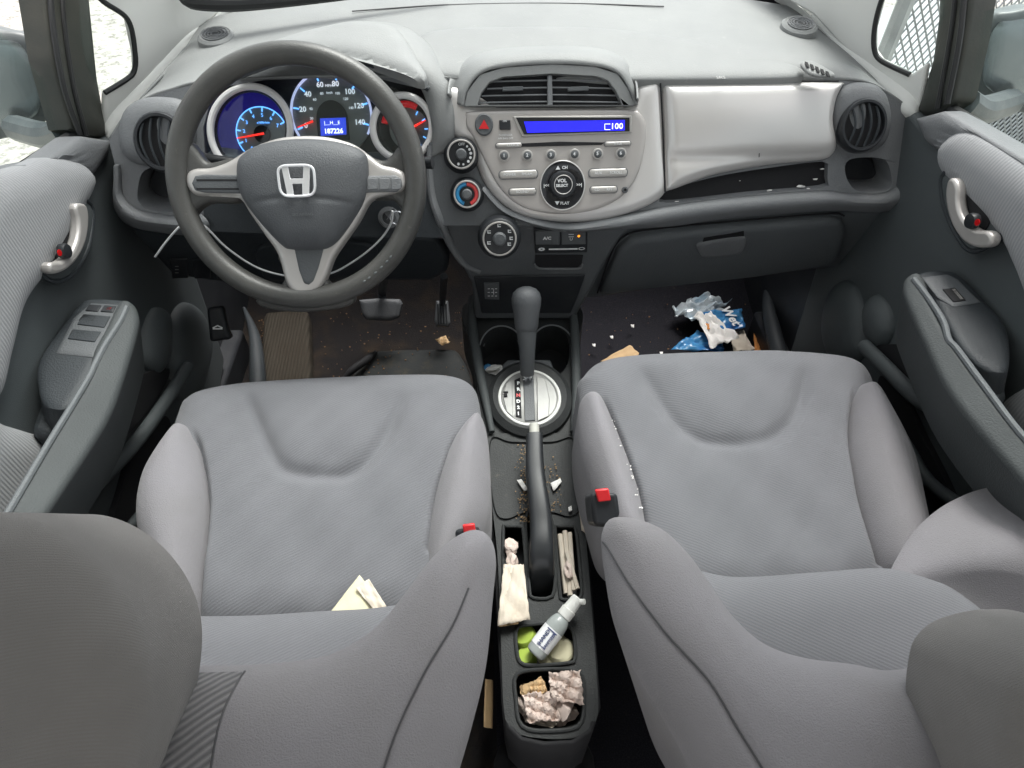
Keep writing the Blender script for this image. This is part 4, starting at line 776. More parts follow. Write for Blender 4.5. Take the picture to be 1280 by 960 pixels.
# ignition lock with the key and a white cord hanging from it
ig = thing('ignition_lock', 'black ignition lock with a metal key, right of the steering column', 'ignition lock', at(486, 274, y=.93))
obj('lock_barrel', tube([at(486, 272, y=.95), at(486, 272, y=.915)], .016, 20), 'black', ig)
obj('lock_ring', lathe(at(486, 272, y=.914), (0, -1, .5), [(.017, -.003), (.017, .001), (.011, .002), (.010, -.001)], 28), 'dashmid', ig)
kk = obj('key', box(at(488, 268, y=.905), (.5, 0, .8), (0, -1, .4), (.8, .4, -.5), .022, .018, .003), 'chrome', ig, bevel=.001)
obj('key_ring', tube([at(496+8*cos(t), 272-8*sin(t), y=.895) for t in np.linspace(0, 2*pi, 24, endpoint=False)], .0011, 6, closed=True), 'chrome', kk)
c = thing('white_cord', 'thin white cord looped behind the steering wheel from the ignition key', 'cord', at(370, 345, y=.93))
obj('cord_loop', tube([at(491, 264, y=.885), at(489, 278, y=.885), at(479, 295, y=.885), at(462, 312, y=.885), at(440, 328, y=.89), at(412, 342, y=.895), at(370, 346, y=.90), at(325, 336, y=.90), at(285, 311, y=.90), at(256, 283, y=.90), at(238, 276, y=.895), at(224, 284, y=.89), at(208, 302, y=.89), at(194, 321, y=.89)], .0016, 8, sm=120), 'white', c)

# ------------------------------------------------------------------ centre console
con = thing('centre_console', 'black plastic centre console with cup holders and storage bins between the seats', 'centre console', (.02, .6, .02))
bins = [[(629, 664), (633, 659), (650, 659), (654, 664), (657, 700), (658, 745), (653, 752), (633, 752), (630, 745)],
        [(694, 664), (698, 659), (716, 659), (720, 664), (724, 700), (727, 742), (722, 748), (704, 750), (700, 742)],
        [(645, 790), (655, 782), (700, 780), (714, 786), (718, 800), (719, 822), (712, 829), (664, 832), (650, 828), (646, 815)],
        [(643, 850), (652, 840), (680, 837), (715, 838), (728, 846), (730, 870), (728, 900), (716, 911), (680, 914), (658, 911), (648, 900), (645, 875)],
        [(657, 655), (663, 640), (684, 640), (690, 655), (694, 700), (693, 738), (686, 748), (668, 748), (662, 740)]]
outer = [(612, 545), (722, 545), (728, 580), (730, 640), (735, 700), (742, 790), (748, 880), (744, 905), (730, 919), (700, 924), (660, 921), (640, 912), (630, 890), (626, 800), (622, 700), (616, 640), (610, 590)]
hs = [smooth(CP.uvs(b), 36) for b in bins]
obj('console_top', prism(CP, smooth(CP.uvs(outer), 90), .05, holes=hs, raw=True, dvec=(0, .05, -.11)), 'console', con, bevel=.003)
for b, dp, nm in zip(hs, (.06, .06, .05, .06, .05), ('bin_floor',)*5):
    cc = b.mean(0); obj(nm, prism(CP.at(-dp), (b-cc)*1.08+cc, .01, raw=True), 'black', con)
obj('console_side', [loft([[at(*p, z=.27), at(p[0]+q, p[1], z=.27)+np.array([0, 0, -.25])] for p, q in (((606, 470), 0), ((609, 600), 0), ((620, 700), 0), ((630, 880), 3), ((636, 908), 2), ((652, 924), 0), ((680, 930), 0), ((716, 928), 0), ((738, 914), -2), ((748, 885), -3), ((735, 700), 0), ((725, 600), 0), ((722, 470), 0))])], 'void', con, solid=.006)
# trough ahead of the handbrake: dusty, with crumbs
obj('rear_tray', pillow(CP.at(.004), [(614, 548), (640, 552), (690, 552), (716, 548), (722, 590), (724, 634), (712, 645), (690, 640), (657, 640), (634, 648), (620, 640), (613, 600)], -.012, .02, .02, n=90, rings=12), 'console', con)
# shifter plinth and cup holder section
pl0 = obj('front_console', prism(CP.at(-.004), smooth(CP.uvs([(586, 375), (588, 430), (596, 480), (604, 530), (616, 556), (660, 566), (706, 560), (718, 535), (722, 480), (722, 430), (718, 378)]), 90), .10, holes=[smooth(CP.uvs([(600, 432), (606, 415), (625, 405), (645, 410), (654, 430), (656, 452), (645, 466), (622, 470), (604, 458)]), 40), smooth(CP.uvs([(667, 428), (675, 410), (694, 406), (708, 416), (712, 440), (706, 460), (690, 468), (672, 456)]), 40)], raw=True, dvec=(0, 0, -.10)), 'console', con, bevel=.004)
obj('cup_holder_floor', prism(CP.at(-.07), [(590, 400), (720, 400), (724, 480), (592, 480)], .01), 'void', con)
for c_, q in (((627, 437), 0), ((690, 436), 0)):
    for rr, off in ((29, .001), (24, -.03)):
        obj('cup_holder_rim', tube([CP.hit(c_[0]+rr*cos(t)*.95, c_[1]-rr*1.02*sin(t), off) for t in np.linspace(radians(10), radians(170), 24)], .0016, 6), 'dashmid', con)
for L_ in ([(590, 372), (591, 410), (598, 455), (607, 500), (615, 540)], [(714, 372), (718, 410), (720, 455), (720, 500), (716, 540)]):
    obj('console_rail', tube([CP.hit(*p, .006) for p in L_], [.007, .009, .0095, .008, .005], 12, sm=40), 'arm', con)
for b in hs: obj('bin_rim', tube([CP.w(a_[0], a_[1], .0012) for a_ in b], .0028, 8, closed=True), 'console', con)
obj('rear_duct', box((.02, .12, .07), (1, 0, 0), (0, 1, 0), (0, 0, 1), .15, .30, .10), 'void', con, bevel=.03)
# gear selector
ds = CP.at(.012); dc = ds.hit(662, 497)
gs = thing('gear_selector', 'grey round-topped gear lever rising from a silver dial plate', 'gear lever', dc-np.array([0, 0, .012]))
obj('dial_surround', lathe(ds.hit(662, 498, -.010), ds.n, [(.078, -.01), (.076, .004), (.066, .012), (.058, .011)], 64, sy=1.12), 'console', gs)
M['plate'] = mat('brushed_plate', (.25, .25, .245), .5, .4, bump=(300, .05), mott=(30, (.30, .30, .29), .35, .7))
dp = obj('dial_plate', lathe(dc, ds.n, [(.054, -.004), (.054, .002), (.050, .003), (.048, .0015), (0, .0015)], 64, sy=1.14), 'plate', gs)
obj('dial_edge', tube([ds.w(*(ds.uv(662, 497)+np.array([.0535*cos(t), .0605*sin(t)])), .001) for t in np.linspace(0, 2*pi, 64, endpoint=False)], .0028, 8, closed=True), 'trim', gs)
obj('gate_strip', prism(ds.at(.0035), [(643, 475), (650, 472), (652, 522), (645, 520)], .002), 'void', gs)
obj('gear_lettering', [text(s, ds, 648, 479+i*7.6, .0095, .004, bold=.0004) for i, s in enumerate('PRND21') if s != 'N'], 'white', gs, smooth_=False)
obj('gear_mark', text('N', ds, 648, 479+2*7.6, .0095, .004, bold=.0004), 'red', gs, smooth_=False)
obj('gate_cover', prism(ds.at(.004), [(654, 470), (667, 468), (669, 525), (656, 526)], .004), 'dashlow', gs, bevel=.001)
obj('plate_ridge', [prism(ds.at(.005), [(671, 470), (682, 474), (687, 498), (686, 520), (672, 526)], .004), prism(ds.at(.0045), [(632, 480), (640, 474), (641, 521), (633, 514), (629, 497)], .003)], 'plate', gs, bevel=.001)
obj('release_cover', [box(ds.hit(632, 494, .006), ds.ex, ds.ey, ds.n, .006, .006, .003), box(ds.hit(632, 490, .006), ds.ex, ds.ey, ds.n, .009, .0015, .002)], 'void', gs)
b0 = ds.hit(659, 478); k0 = at(659, 440, z=b0[2]+.055); k1 = at(658, 408, z=b0[2]+.095); kt = at(658, 364, z=b0[2]+.145)
obj('lever_chrome', tube([b0+np.array([-.005, 0, -.01]), b0*.5+k0*.5], .0055, 10), 'chrome', gs)
obj('lever_chrome', tube([b0+np.array([.006, 0, -.01]), b0*.5+k0*.5+np.array([.004, 0, 0])], .004, 10), 'chrome', gs)
b1 = b0*.72+k0*.28
obj('lever_shaft', tube([b1, k0, k1], [.0125, .014, .0185], 20, sm=16), 'dashlow', gs)
u = kt-k1; u = u/np.linalg.norm(u); L = np.linalg.norm(kt-k1)
obj('lever_knob', lathe(k1-u*.006, u, [(.014, -.002), (.0185, .0), (.0205, .006), (.0225, L*.45), (.0255, L*.72), (.026, L*.90), (.0235, L*1.05), (.0165, L*1.17), (.007, L*1.23), (.0005, L*1.24)], 40), 'hub', gs)
obj('shaft_boot', prism(CP.at(.004), [(628, 455), (634, 449), (688, 449), (694, 465), (690, 472), (628, 470)], .03), 'dashlow', gs, bevel=.004)
# handbrake
M['grip'] = mat('grip_plastic', (.022, .024, .027), .30, bump=(300, .03), dust=(50, (.07, .07, .065), .6, .9))
hbk = thing('handbrake', 'black handbrake lever with a pale release button, between the seats', 'handbrake', CP.hit(678, 735, -.05))
p0 = CP.hit(678, 742, -.03); p1 = CP.hit(677, 705, .018); p2 = CP.hit(676, 650, .035); p3 = CP.hit(669, 590, .05); p4 = CP.hit(668, 545, .062)
def rrect(Pts, ws, hs_):
    rows = []
    for p, w_, h_ in zip(smooth(Pts, 30, False), np.interp(np.linspace(0, 1, 30), np.linspace(0, 1, len(ws)), ws), np.interp(np.linspace(0, 1, 30), np.linspace(0, 1, len(hs_)), hs_)):
        rows.append([p+np.array([w_*np.sign(cos(t))*abs(cos(t))**.6, 0, h_*np.sign(sin(t))*abs(sin(t))**.6]) for t in np.linspace(0, 2*pi, 25)])
    V, Fc = loft(rows); n = 25; Fc += [tuple(range(24)), tuple(29*n+k for k in range(24))]; return V, Fc
obj('lever_grip', rrect([p0, p1, p2, p3, p4], [.0185, .0185, .0165, .0148, .0132], [.012, .016, .014, .012, .011]), 'grip', hbk)
dd = p4-p3; dd /= np.linalg.norm(dd)
obj('release_button', tube([p4-dd*.002, p4+dd*.02], [.0085, .008], 14), 'trim2', hbk)
# ------------------------------------------------------------------ pedals, footrest, floor mat
bp_ = PL(at(475, 387, z=.14), (0, -.75, .66))
b = thing('brake_pedal', 'wide grey brake pedal behind the steering wheel rim', 'pedal', at(475, 387, z=.14))
obj('pedal_pad', pillow(bp_, [(449, 375), (470, 373), (500, 374), (503, 380), (499, 397), (488, 401), (458, 400), (453, 394)], .008, .01, .012, n=60, rings=6, sm=False), 'hub', b)
obj('pedal_arm', tube([bp_.hit(476, 385, -.012), bp_.hit(478, 365, -.03), at(480, 340, z=.34)], .010, 10, sm=12), 'armd', b)
ap_ = PL(at(552, 392, z=.12), (0, -.72, .70))
b = thing('accelerator_pedal', 'narrow ribbed accelerator pedal, right of the brake pedal', 'pedal', at(552, 392, z=.12))
obj('pedal_pad', pillow(ap_, [(545, 376), (560, 376), (563, 404), (560, 409), (545, 408), (543, 402)], .006, .008, .01, n=50, rings=5, sm=False), 'dashlow', b)
obj('pedal_ridge', [tube([ap_.hit(x, 380, .0065), ap_.hit(x+1, 405, .0065)], .0015, 6) for x in (547, 550.5, 554, 557.5)], 'black', b)
obj('pedal_arm', tube([ap_.hit(553, 380, -.01), at(555, 345, z=.34)], .008, 10), 'armd', b)
FLP = PL((0, 1.2, .012), (0, 0, 1))
m_ = thing('floor_mat', 'black rubber floor mat with a raised fold, in the driver footwell', 'floor mat', FLP.hit(480, 470))
obj('mat_sheet', pillow(FLP, [(440, 472), (455, 450), (470, 440), (560, 438), (575, 445), (590, 480), (600, 560), (430, 560), (425, 500)], .01, .03, .01, n=80, rings=8), mat('mat_rubber', (.024, .027, .028), .7, bump=(300, .3), dust=(30, (.07, .058, .04), .5, .8), spec=.2), m_)
obj('mat_fold', tube([FLP.hit(424, 480, .01), FLP.hit(440, 463, .03), FLP.hit(458, 450, .03), FLP.hit(470, 440, .012)], [.004, .010, .010, .004], 12, sm=24), 'void', m_)
m_ = thing('footrest', 'worn brown ribbed footrest mat left of the brake pedal', 'footrest', FLP.hit(360, 430))
obj('footrest_mat', pillow(PL(FLP.hit(365, 430, .03), (0, -.12, 1)), [(334, 392), (380, 388), (386, 392), (388, 440), (390, 520), (334, 530), (328, 440), (330, 398)], .010, .015, .03, n=80, rings=6, sm=False), 'mat', m_)
b = thing('hood_release', 'black release lever with a white symbol by the left kick panel', 'lever', at(270, 412, x=-.60))
hp = PL(at(272, 408, x=-.55), (.2, -.8, .55))
obj('lever_body', prism(hp, [(258, 385), (278, 383), (284, 412), (290, 424), (262, 428)], .03), 'black', b, bevel=.006)
obj('lever_symbol', [tube([hp.hit(*p, .001) for p in q], .0014, 6) for q in ([(266, 410), (272, 407), (278, 410)], [(266, 411), (278, 411)])], 'white', b)
for sx, pts in ((-1, [(305, 385), (318, 420), (322, 470), (322, 520)]), (1, [(962, 345), (960, 380), (968, 420), (976, 450)]), (2, [(1006, 345), (1000, 380), (1004, 420), (1014, 450)])):
    t_ = thing('wheel_arch_trim', ['', 'black moulded trim edge at the right side of the passenger footwell, nearer the wrappers', 'black moulded trim edge at the right side of the passenger footwell, nearer the door', 'black moulded trim edge at the left side of the driver footwell'][sx], 'trim', at(*pts[-1], z=.05))
    obj('trim_edge', tube([at(*p, z=.10) for p in pts], [.004, .014, .019, .02], 12, sm=24), 'armd', t_)

# ------------------------------------------------------------------ seats
def line_px(pl, L, n=60): return smooth(pl.uvs(L), n, False)
def seat(name_label, D, gname='front seats'):
    s = thing('bucket_seat', name_label, 'car seat', D['base'], group=gname)
    pl = PL(D['cp'], (0, -.10, 1))
    GR = [line_px(pl, g_, 40) for g_ in D['seams']]
    U_ = line_px(pl, D['U']); ctr = pl.uv(*D['ctr'])
    def ex(Q, D_):
        d = segdist(Q, U_, False)
        fade = (1-np.exp(-(np.linalg.norm(Q-U_[0], axis=1)/.045)**2))*(1-np.exp(-(np.linalg.norm(Q-U_[-1], axis=1)/.045)**2))
        h = (-.0062*np.exp(-(d/.011)**2)-.0055*np.exp(-(d/.032)**2))*fade
        for g_ in GR: h -= .016*np.exp(-(segdist(Q, g_, False)/.005)**2)*(1-np.exp(-(np.linalg.norm(Q-g_[0], axis=1)/.035)**2))
        h += .006*np.exp(-(((Q[:, 0]-ctr[0])/.10)**2+((Q[:, 1]-ctr[1])/.07)**2))
        h += .0016*np.sin(Q[:, 0]*31+1)*np.sin(Q[:, 1]*23)+.0010*np.sin(Q[:, 0]*63+Q[:, 1]*40)+.0006*np.sin(Q[:, 0]*120-Q[:, 1]*95)
        return h
    cu = obj('cushion', pillow(pl, D['cushion'], .045, .065, .12, ex, n=330, rings=90), D['m'], s)
    for b in D['bolsters']:
        obj('cushion_bolster', pillow(pl.at(.012), b['p'], b.get('T', .062), .055, .11, n=150, rings=24), 'seatb', s)
    # lower part of the backrest, leaning back
    lp = PL(D['lp'], D['ln']); 
    lb = obj('backrest_panel', pillow(lp, D['lumbar'], .03, .06, .05, n=140, rings=20), D['m'] if D['lm'] is None else D['lm'], s)
    # upper backrest: wings and shoulder
    up = PL(D['up'], D['un'])
    sl = [line_px(up, L) for L in D['ups']]
    def ex2(Q, D_):
        h = np.zeros(len(Q))
        for l in sl: h -= .0016*np.exp(-(segdist(Q, l, False)/.006)**2)
        return h
    bg_ = pillow(up, D['back'], .05, .075, .1, ex2, n=300, rings=70, dvec=D['bd'], inset=.05, ctr=D['bc'])
    pillow_on = pillow.on; bk = obj('backrest', bg_, 'seatb', s)
    onbk = pillow_on
    for L, Ls in zip(D['ups'], sl): obj('seam', tube(onbk(Ls, .0006), .0009, 6), 'dkp', bk)
    obj('ribbed_panel', patch(up, D['rib'], onbk), 'rib', bk)
    if D.get('wing'): obj('backrest_wing', pillow(PL(D['wp'], D['un']), D['wing'], .10, .13, .12, n=160, rings=40, dvec=D['bd'], ctr=D['wc'], soft=True), 'seatb', s)
    hp = PL(D['hp'], D['hn'])
    obj('headrest', pillow(hp, D['head'], .04, .075, .10, n=160, rings=26, inset=.12), 'head', s)
    b = D['buckle']; q = PL(b['p'], (0, -.75, .66))
    bo = obj('seat_belt_buckle', prism(q, b['body'], .03, dvec=(0, .03, -.05)), 'black', s, bevel=.005, segs=3)
    obj('release_button', prism(q.at(.004), b['btn'], .006), 'red', bo, bevel=.0015)
    return s
seat('left front seat, the one behind the steering wheel, grey fabric', dict(
    base=(-.31, .45, 0), cp=(-.3, .5, .395), ctr=(440, 560), m='seat', lm=None,
    cushion=[(226, 520), (236, 505), (256, 494), (300, 485), (400, 478), (500, 474), (560, 475), (590, 486), (600, 510), (604, 560), (608, 620), (600, 700), (560, 780), (500, 800), (300, 805), (250, 790), (212, 720), (205, 600)],
    U=[(312, 492), (330, 540), (348, 582), (366, 604), (400, 612), (440, 610), (468, 592), (488, 560), (500, 532), (514, 492)],
    bolsters=[dict(p=[(226, 540), (236, 538), (252, 548), (262, 580), (270, 640), (268, 700), (258, 775), (240, 800), (210, 760), (186, 700), (176, 655), (182, 610), (200, 575)]),
              dict(p=[(596, 524), (606, 534), (612, 570), (613, 620), (608, 660), (590, 700), (560, 740), (535, 740), (532, 700), (540, 640), (556, 580), (574, 545)])],
    seams=[[(252, 552), (263, 585), (271, 640), (268, 700), (257, 775)], [(586, 545), (568, 582), (551, 640), (543, 700)]],
    lp=at(360, 800, z=.445), ln=(0, .25, 1), lumbar=[(180, 772), (240, 774), (320, 773), (400, 768), (470, 764), (520, 755), (590, 740), (600, 800), (560, 900), (420, 920), (200, 920), (160, 850)],
    up=at(420, 870, z=.60), un=(0, -.25, 1), ups=[[(317, 842), (312, 862), (302, 900), (292, 970), (286, 1030)], [(588, 745), (570, 790), (538, 846), (506, 915), (485, 980)]],
    back=[(180, 834), (240, 832), (320, 831), (400, 822), (440, 806), (476, 780), (505, 745), (535, 705), (565, 676), (592, 664), (612, 672), (620, 700), (616, 750), (608, 830), (592, 900), (572, 970), (545, 1060), (300, 1100), (0, 1100), (-60, 1000), (40, 860)],
    bc=(450, 950), bd=(-.07, .0, -.30), rib=[(180, 846), (317, 842), (312, 862), (302, 900), (292, 970), (286, 1050), (120, 1050)], ro=.046,
    hp=at(90, 820, d=.42), hn=(0, -.62, .78), head=[(-176, 749), (-136, 689), (-76, 653), (-26, 641), (24, 643), (76, 663), (124, 699), (160, 745), (182, 795), (190, 849), (184, 919), (166, 989), (124, 1049), (-76, 1079), (-176, 989)],
    buckle=dict(p=at(583, 668, z=.50), body=[(568, 662), (598, 658), (600, 690), (572, 694)], btn=[(578, 657), (593, 655), (595, 666), (580, 668)])))
seat('right front seat, the empty passenger seat in front of the glove box, grey fabric', dict(
    base=(.37, .45, 0), cp=(.34, .5, .395), ctr=(905, 520), m='seat2', lm=None,
    cushion=[(722, 495), (728, 475), (748, 458), (790, 450), (880, 446), (960, 444), (1040, 450), (1070, 460), (1086, 478), (1100, 520), (1140, 600), (1150, 680), (1130, 740), (1060, 760), (900, 770), (800, 760), (780, 700), (740, 600)],
    U=[(790, 464), (814, 510), (838, 545), (868, 566), (910, 572), (950, 566), (978, 545), (990, 515), (998, 462)],
    bolsters=[dict(p=[(724, 508), (736, 500), (752, 506), (768, 540), (784, 580), (800, 630), (808, 690), (790, 700), (760, 680), (745, 640), (728, 580), (722, 540)]),
              dict(p=[(1056, 500), (1072, 488), (1090, 494), (1112, 530), (1136, 580), (1150, 640), (1158, 700), (1140, 740), (1100, 735), (1082, 712), (1066, 660), (1054, 600), (1052, 540)])],
    seams=[[(746, 508), (758, 540), (773, 580), (789, 630), (797, 670)], [(1056, 500), (1051, 545), (1054, 600), (1066, 660), (1083, 716)]],
    lp=at(1020, 770, z=.47), ln=(0, -.15, 1), lumbar=[(770, 700), (860, 712), (920, 722), (1020, 716), (1100, 711), (1160, 722), (1200, 745), (1250, 790), (1290, 850), (1200, 900), (1000, 890), (880, 860), (790, 790)],
    up=at(900, 850, z=.60), un=(0, -.25, 1), ups=[[(1116, 854), (1132, 872), (1146, 905), (1160, 960), (1166, 1010)], [(752, 680), (780, 740), (820, 800), (868, 856), (900, 910), (930, 960), (950, 1000)]],
    back=[(752, 690), (752, 668), (762, 650), (790, 650), (826, 664), (858, 694), (884, 730), (912, 770), (950, 804), (1000, 822), (1060, 830), (1110, 838), (1180, 826), (1280, 810), (1380, 860), (1400, 1060), (1100, 1100), (930, 1100), (880, 1000), (848, 935), (816, 880), (786, 828), (766, 775), (756, 720)],
    bc=(930, 930), wc=(1275, 740), bd=(.07, .0, -.30), rib=[(1116, 853), (1132, 872), (1146, 905), (1160, 960), (1166, 1050), (1340, 1050), (1300, 842), (1190, 846)], ro=.046,
    wp=at(1230, 690, z=.49), wing=[(1112, 724), (1124, 692), (1150, 656), (1190, 626), (1246, 608), (1330, 614), (1420, 700), (1420, 860), (1330, 870), (1260, 820), (1200, 770), (1140, 742)],
    hp=at(1300, 860, d=.42), hn=(0, -.62, .78), head=[(1246, 874), (1256, 846), (1280, 822), (1318, 806), (1374, 796), (1444, 804), (1504, 864), (1504, 1004), (1444, 1074), (1284, 1074), (1250, 1004), (1240, 934)],
    buckle=dict(p=at(755, 640, z=.50), body=[(738, 616), (772, 616), (776, 644), (760, 660), (742, 656)], btn=[(744, 613), (761, 611), (764, 626), (748, 628)])))

# ------------------------------------------------------------------ litter and small things
def lay(name, label, cat, pl, pts, amp, seed, m_, group=None, nx=14, off=.004, solid=.0006):
    return obj(name, sheet(pl, pts, amp, seed, off, nx=nx), m_, None, label=label, cat=cat, group=group, solid=solid)
cush = PL((-.3, .5, .395), (0, -.10, 1)).at(.045)
lay('paper_napkin', 'folded cream napkin lying at the back of the left seat cushion', 'napkin', cush, [(400, 790), (452, 724), (490, 770), (450, 800)], .0014, 3, 'yellow', off=.012)
lay('paper_napkin', 'smaller cream paper edge standing behind the folded napkin', 'napkin', cush, [(448, 742), (464, 730), (486, 764), (476, 775)], .0014, 5, 'paper', off=.016)
# left slot: tissue over a kraft wrapper
def blob(name, label, cat, geos, m_, group=None): return obj(name, geos, m_, None, label=label, cat=cat, group=group, smooth_=True, angle=28)
blob('crumpled_tissue', 'twisted crumpled tissue sticking up in the left narrow bin', 'tissue', [crumple(CP.hit(640, 684, .012), .014, 5, (1, 1.1, .8)), crumple(CP.hit(640, 700, .010), .012, 6, (.9, 1.2, .7))], 'tissue')
lay('paper_bag', 'white folded paper sleeve draped over the left narrow bin', 'paper', CP, [(630, 712), (654, 712), (662, 780), (622, 788)], .004, 11, 'paper', off=.014)
lay('cardboard_piece', 'light brown cardboard strip under the white paper sleeve', 'cardboard', CP, [(626, 768), (648, 764), (648, 784), (624, 788)], .002, 12, 'kraft', off=.012)
for i, (a, b, rr) in enumerate([((700, 668), (708, 742), .0042), ((706, 664), (713, 745), .0042), ((712, 666), (717, 738), .0038), ((708, 690), (722, 736), .0036)]):
    o = obj('paper_straw', tube([CP.hit(*a, -.002+.003*i), CP.hit(*b, -.006+.003*i)], rr, 8), 'paper', None,
            label=['leftmost wrapped straw standing in the right narrow bin', 'longest wrapped straw in the right narrow bin', 'rightmost wrapped straw in the right narrow bin', 'short slanting wrapped straw in the right narrow bin'][i], cat='straw', group='wrapped straws in the narrow bin')
blob('crumpled_paper', 'small crumpled paper among the straws in the right narrow bin', 'paper', crumple(CP.hit(711, 712, .006), .009, 17, (1, 1.6, .8)), 'tissue')
# square bin: lime lids, tissue, spray bottle
for i, (x, y, r_, lb) in enumerate([(658, 800, .017, 'lime green round cap behind the spray bottle'), (660, 826, .014, 'lime green cap half hidden under the spray bottle')]):
    obj('bottle_cap', lathe(CP.hit(x, y, -.025), (-.3, .2, 1), [(r_, 0), (r_, .012), (r_*.85, .016), (0, .016)], 32), 'lime', None, label=lb, cat='cap', group='lime green caps', bevel=0)
blob('crumpled_tissue', 'pale crumpled tissue under the spray bottle in the square bin', 'tissue', [crumple(CP.hit(700, 808, -.016), .022, 21, (1, 1.1, .5)), crumple(CP.hit(688, 820, -.020), .017, 22, (1.2, 1, .5))], 'yellow')
sb = thing('spray_bottle', 'small clear spray bottle with a pale cap lying across the square bin', 'spray bottle', CP.hit(690, 790, -.02))
s0 = CP.hit(668, 818, .004); s1 = CP.hit(716, 756, .030); ax = s1-s0; LB = np.linalg.norm(ax); ax /= LB
obj('bottle_body', lathe(s0, ax, [(.011, 0), (.0135, .002), (.0145, .006), (.0145, LB*.56), (.0135, LB*.64), (.011, LB*.72), (.008, LB*.76)], 36), mat('bottle_plastic', (.36, .39, .385), .08, bump=(30, .05), alpha=None), sb)
lbv = lathe(s0, ax, [(.0148, LB*.14), (.0148, LB*.50)], 36); lbv = (lbv[0], lbv[1][:-2])
obj('bottle_label', lbv, 'white', sb)
cap = obj('spray_cap', lathe(s0, ax, [(.0085, LB*.74), (.0105, LB*.76), (.0108, LB*.90), (.0095, LB*.91), (.0085, LB*1.13), (.007, LB*1.15), (0, LB*1.15)], 28), 'trim', sb)
obj('spray_nozzle', tube([s0+ax*LB*1.06, s0+ax*LB*1.06+np.array([.012, -.004, .008])], .004, 10), 'trim', cap)
tocam = CAM-(s0+ax*LB*.3); side = np.cross(ax, tocam); side /= np.linalg.norm(side); nn = np.cross(side, ax); 
if nn.dot(tocam) < 0: nn = -nn
BP = PL(s0+ax*LB*.32+nn*.0150, nn, ex=ax)
obj('label_print', [box(BP.w(LB*.15, 0, .0003), BP.ex, BP.ey, BP.n, .0014, .016, .0006)]+[text('HAND', BP, 0, 0, .0075, .0004, c=(.000, .004), rot=0, bold=.0001), text('SANITIZER', BP, 0, 0, .0052, .0004, c=(0, -.005), bold=.0001), box(BP.w(-LB*.14, 0, .0003), BP.ex, BP.ey, BP.n, .0008, .014, .0006)], mat('label_ink', (.04, .06, .18), .5), sb, smooth_=False)
# rear bin: crumpled napkins
for i, (x, y, r_, sq, h, m_, lb) in enumerate([(706, 868, .030, (1, 1.15, .8), .010, 'tissue', 'largest pinkish crumpled napkin in the rear bin'), (696, 888, .024, (1.2, 1, .7), .002, 'tissue', 'crumpled napkin at the middle front of the rear bin'),
        (668, 862, .020, (1.2, .9, .6), .000, 'kraft', 'brown crumpled paper at the back left of the rear bin'), (662, 884, .021, (.9, 1.2, .6), -.012, 'tissue', 'crumpled napkin in the left corner of the rear bin'), (714, 850, .013, (1, .9, .7), .014, 'paperw', 'small pale crumpled napkin on top of the rear bin heap')]):
    blob('crumpled_napkin', lb, 'napkin', crumple(CP.hit(x, y, h-.02), r_, 30+i, sq, .62, 4), m_, 'crumpled napkins in the rear bin')
lay('folded_napkin', 'flat folded cream napkin at the front of the rear bin', 'napkin', CP.at(-.02), [(664, 884), (700, 902), (690, 912), (656, 904)], .003, 41, 'paper', off=.004)
lay('folded_napkin', 'brown folded paper leaning at the left of the rear bin', 'napkin', CP.at(-.014), [(660, 860), (676, 848), (684, 866), (668, 876)], .004, 42, 'kraft', off=.008)
# scraps and crumbs on the console tray
TR = CP.at(.001)
for i, (P_, lb) in enumerate([([(646, 602), (652, 601), (660, 614), (655, 616)], 'white paper scrap left of the handbrake lever'), ([(688, 606), (700, 600), (702, 604), (692, 616)], 'largest white paper scrap right of the handbrake lever'), ([(710, 636), (714, 634), (715, 640), (711, 642)], 'tiny white paper scrap at the right edge of the console tray')]):
    lay('paper_scrap', lb, 'paper scrap', TR, P_, .001, 50+i, 'paperw', group='paper scraps on the console', nx=4)
V, Fc = [], []
for _ in range(150):
    x, y = (rng.normal(655, 5), rng.uniform(555, 655)) if rng.random() < .7 else (rng.normal(690, 6), rng.uniform(565, 640))
    q = TR.hit(x, y, .003); g_ = box(q, (1, .3, 0), (-.3, 1, 0), (0, 0, 1), rng.uniform(.0008, .003), rng.uniform(.0008, .002), .001); k = len(V); V += g_[0]; Fc += [tuple(i+k for i in f) for f in g_[1]]
obj('crumbs', (V, Fc), mat('crumb_brown', (.26, .17, .09), .9), None, smooth_=False, label='brown crumbs scattered beside the handbrake on the console', cat='crumbs', kind='stuff')
# footwell litter
FO = PL((0, 1.2, .02), (0, -.02, 1))
lay('wet_wipe_wrapper', 'crumpled silver and blue wrapper on the passenger floor, farthest of the litter', 'wrapper', FO, [(836, 396), (876, 378), (912, 386), (862, 414)], .020, 61, 'film')
blob('wet_wipe_wrapper', 'white and silver crumpled wrapper end on the passenger floor', 'wrapper', crumple(FO.hit(893, 392, .02), .035, 62, (1.3, .7, .5), .4, 3), 'film')
wb = lay('wipes_packet', 'blue wipes packet with white lettering on the passenger floor', 'packet', FO, [(874, 404), (922, 401), (926, 424), (882, 428)], .008, 63, 'blue', off=.03)
wb2 = lay('snack_wrapper', 'flat bright blue wrapper just in front of the right seat cushion', 'wrapper', FO, [(836, 446), (868, 424), (900, 440), (902, 452)], .008, 64, 'blue', off=.02)
lay('plastic_bag', 'translucent white plastic scrap between the blue wrappers', 'plastic', FO, [(862, 410), (884, 408), (918, 440), (884, 452)], .012, 65, 'paperw', off=.035)
wt = obj('printed_word', [text('Wet', FO, 0, 0, .038, .046, c=FO.uv(908, 411), rot=-1.35, bold=.001)], 'white', wb, smooth_=False); 
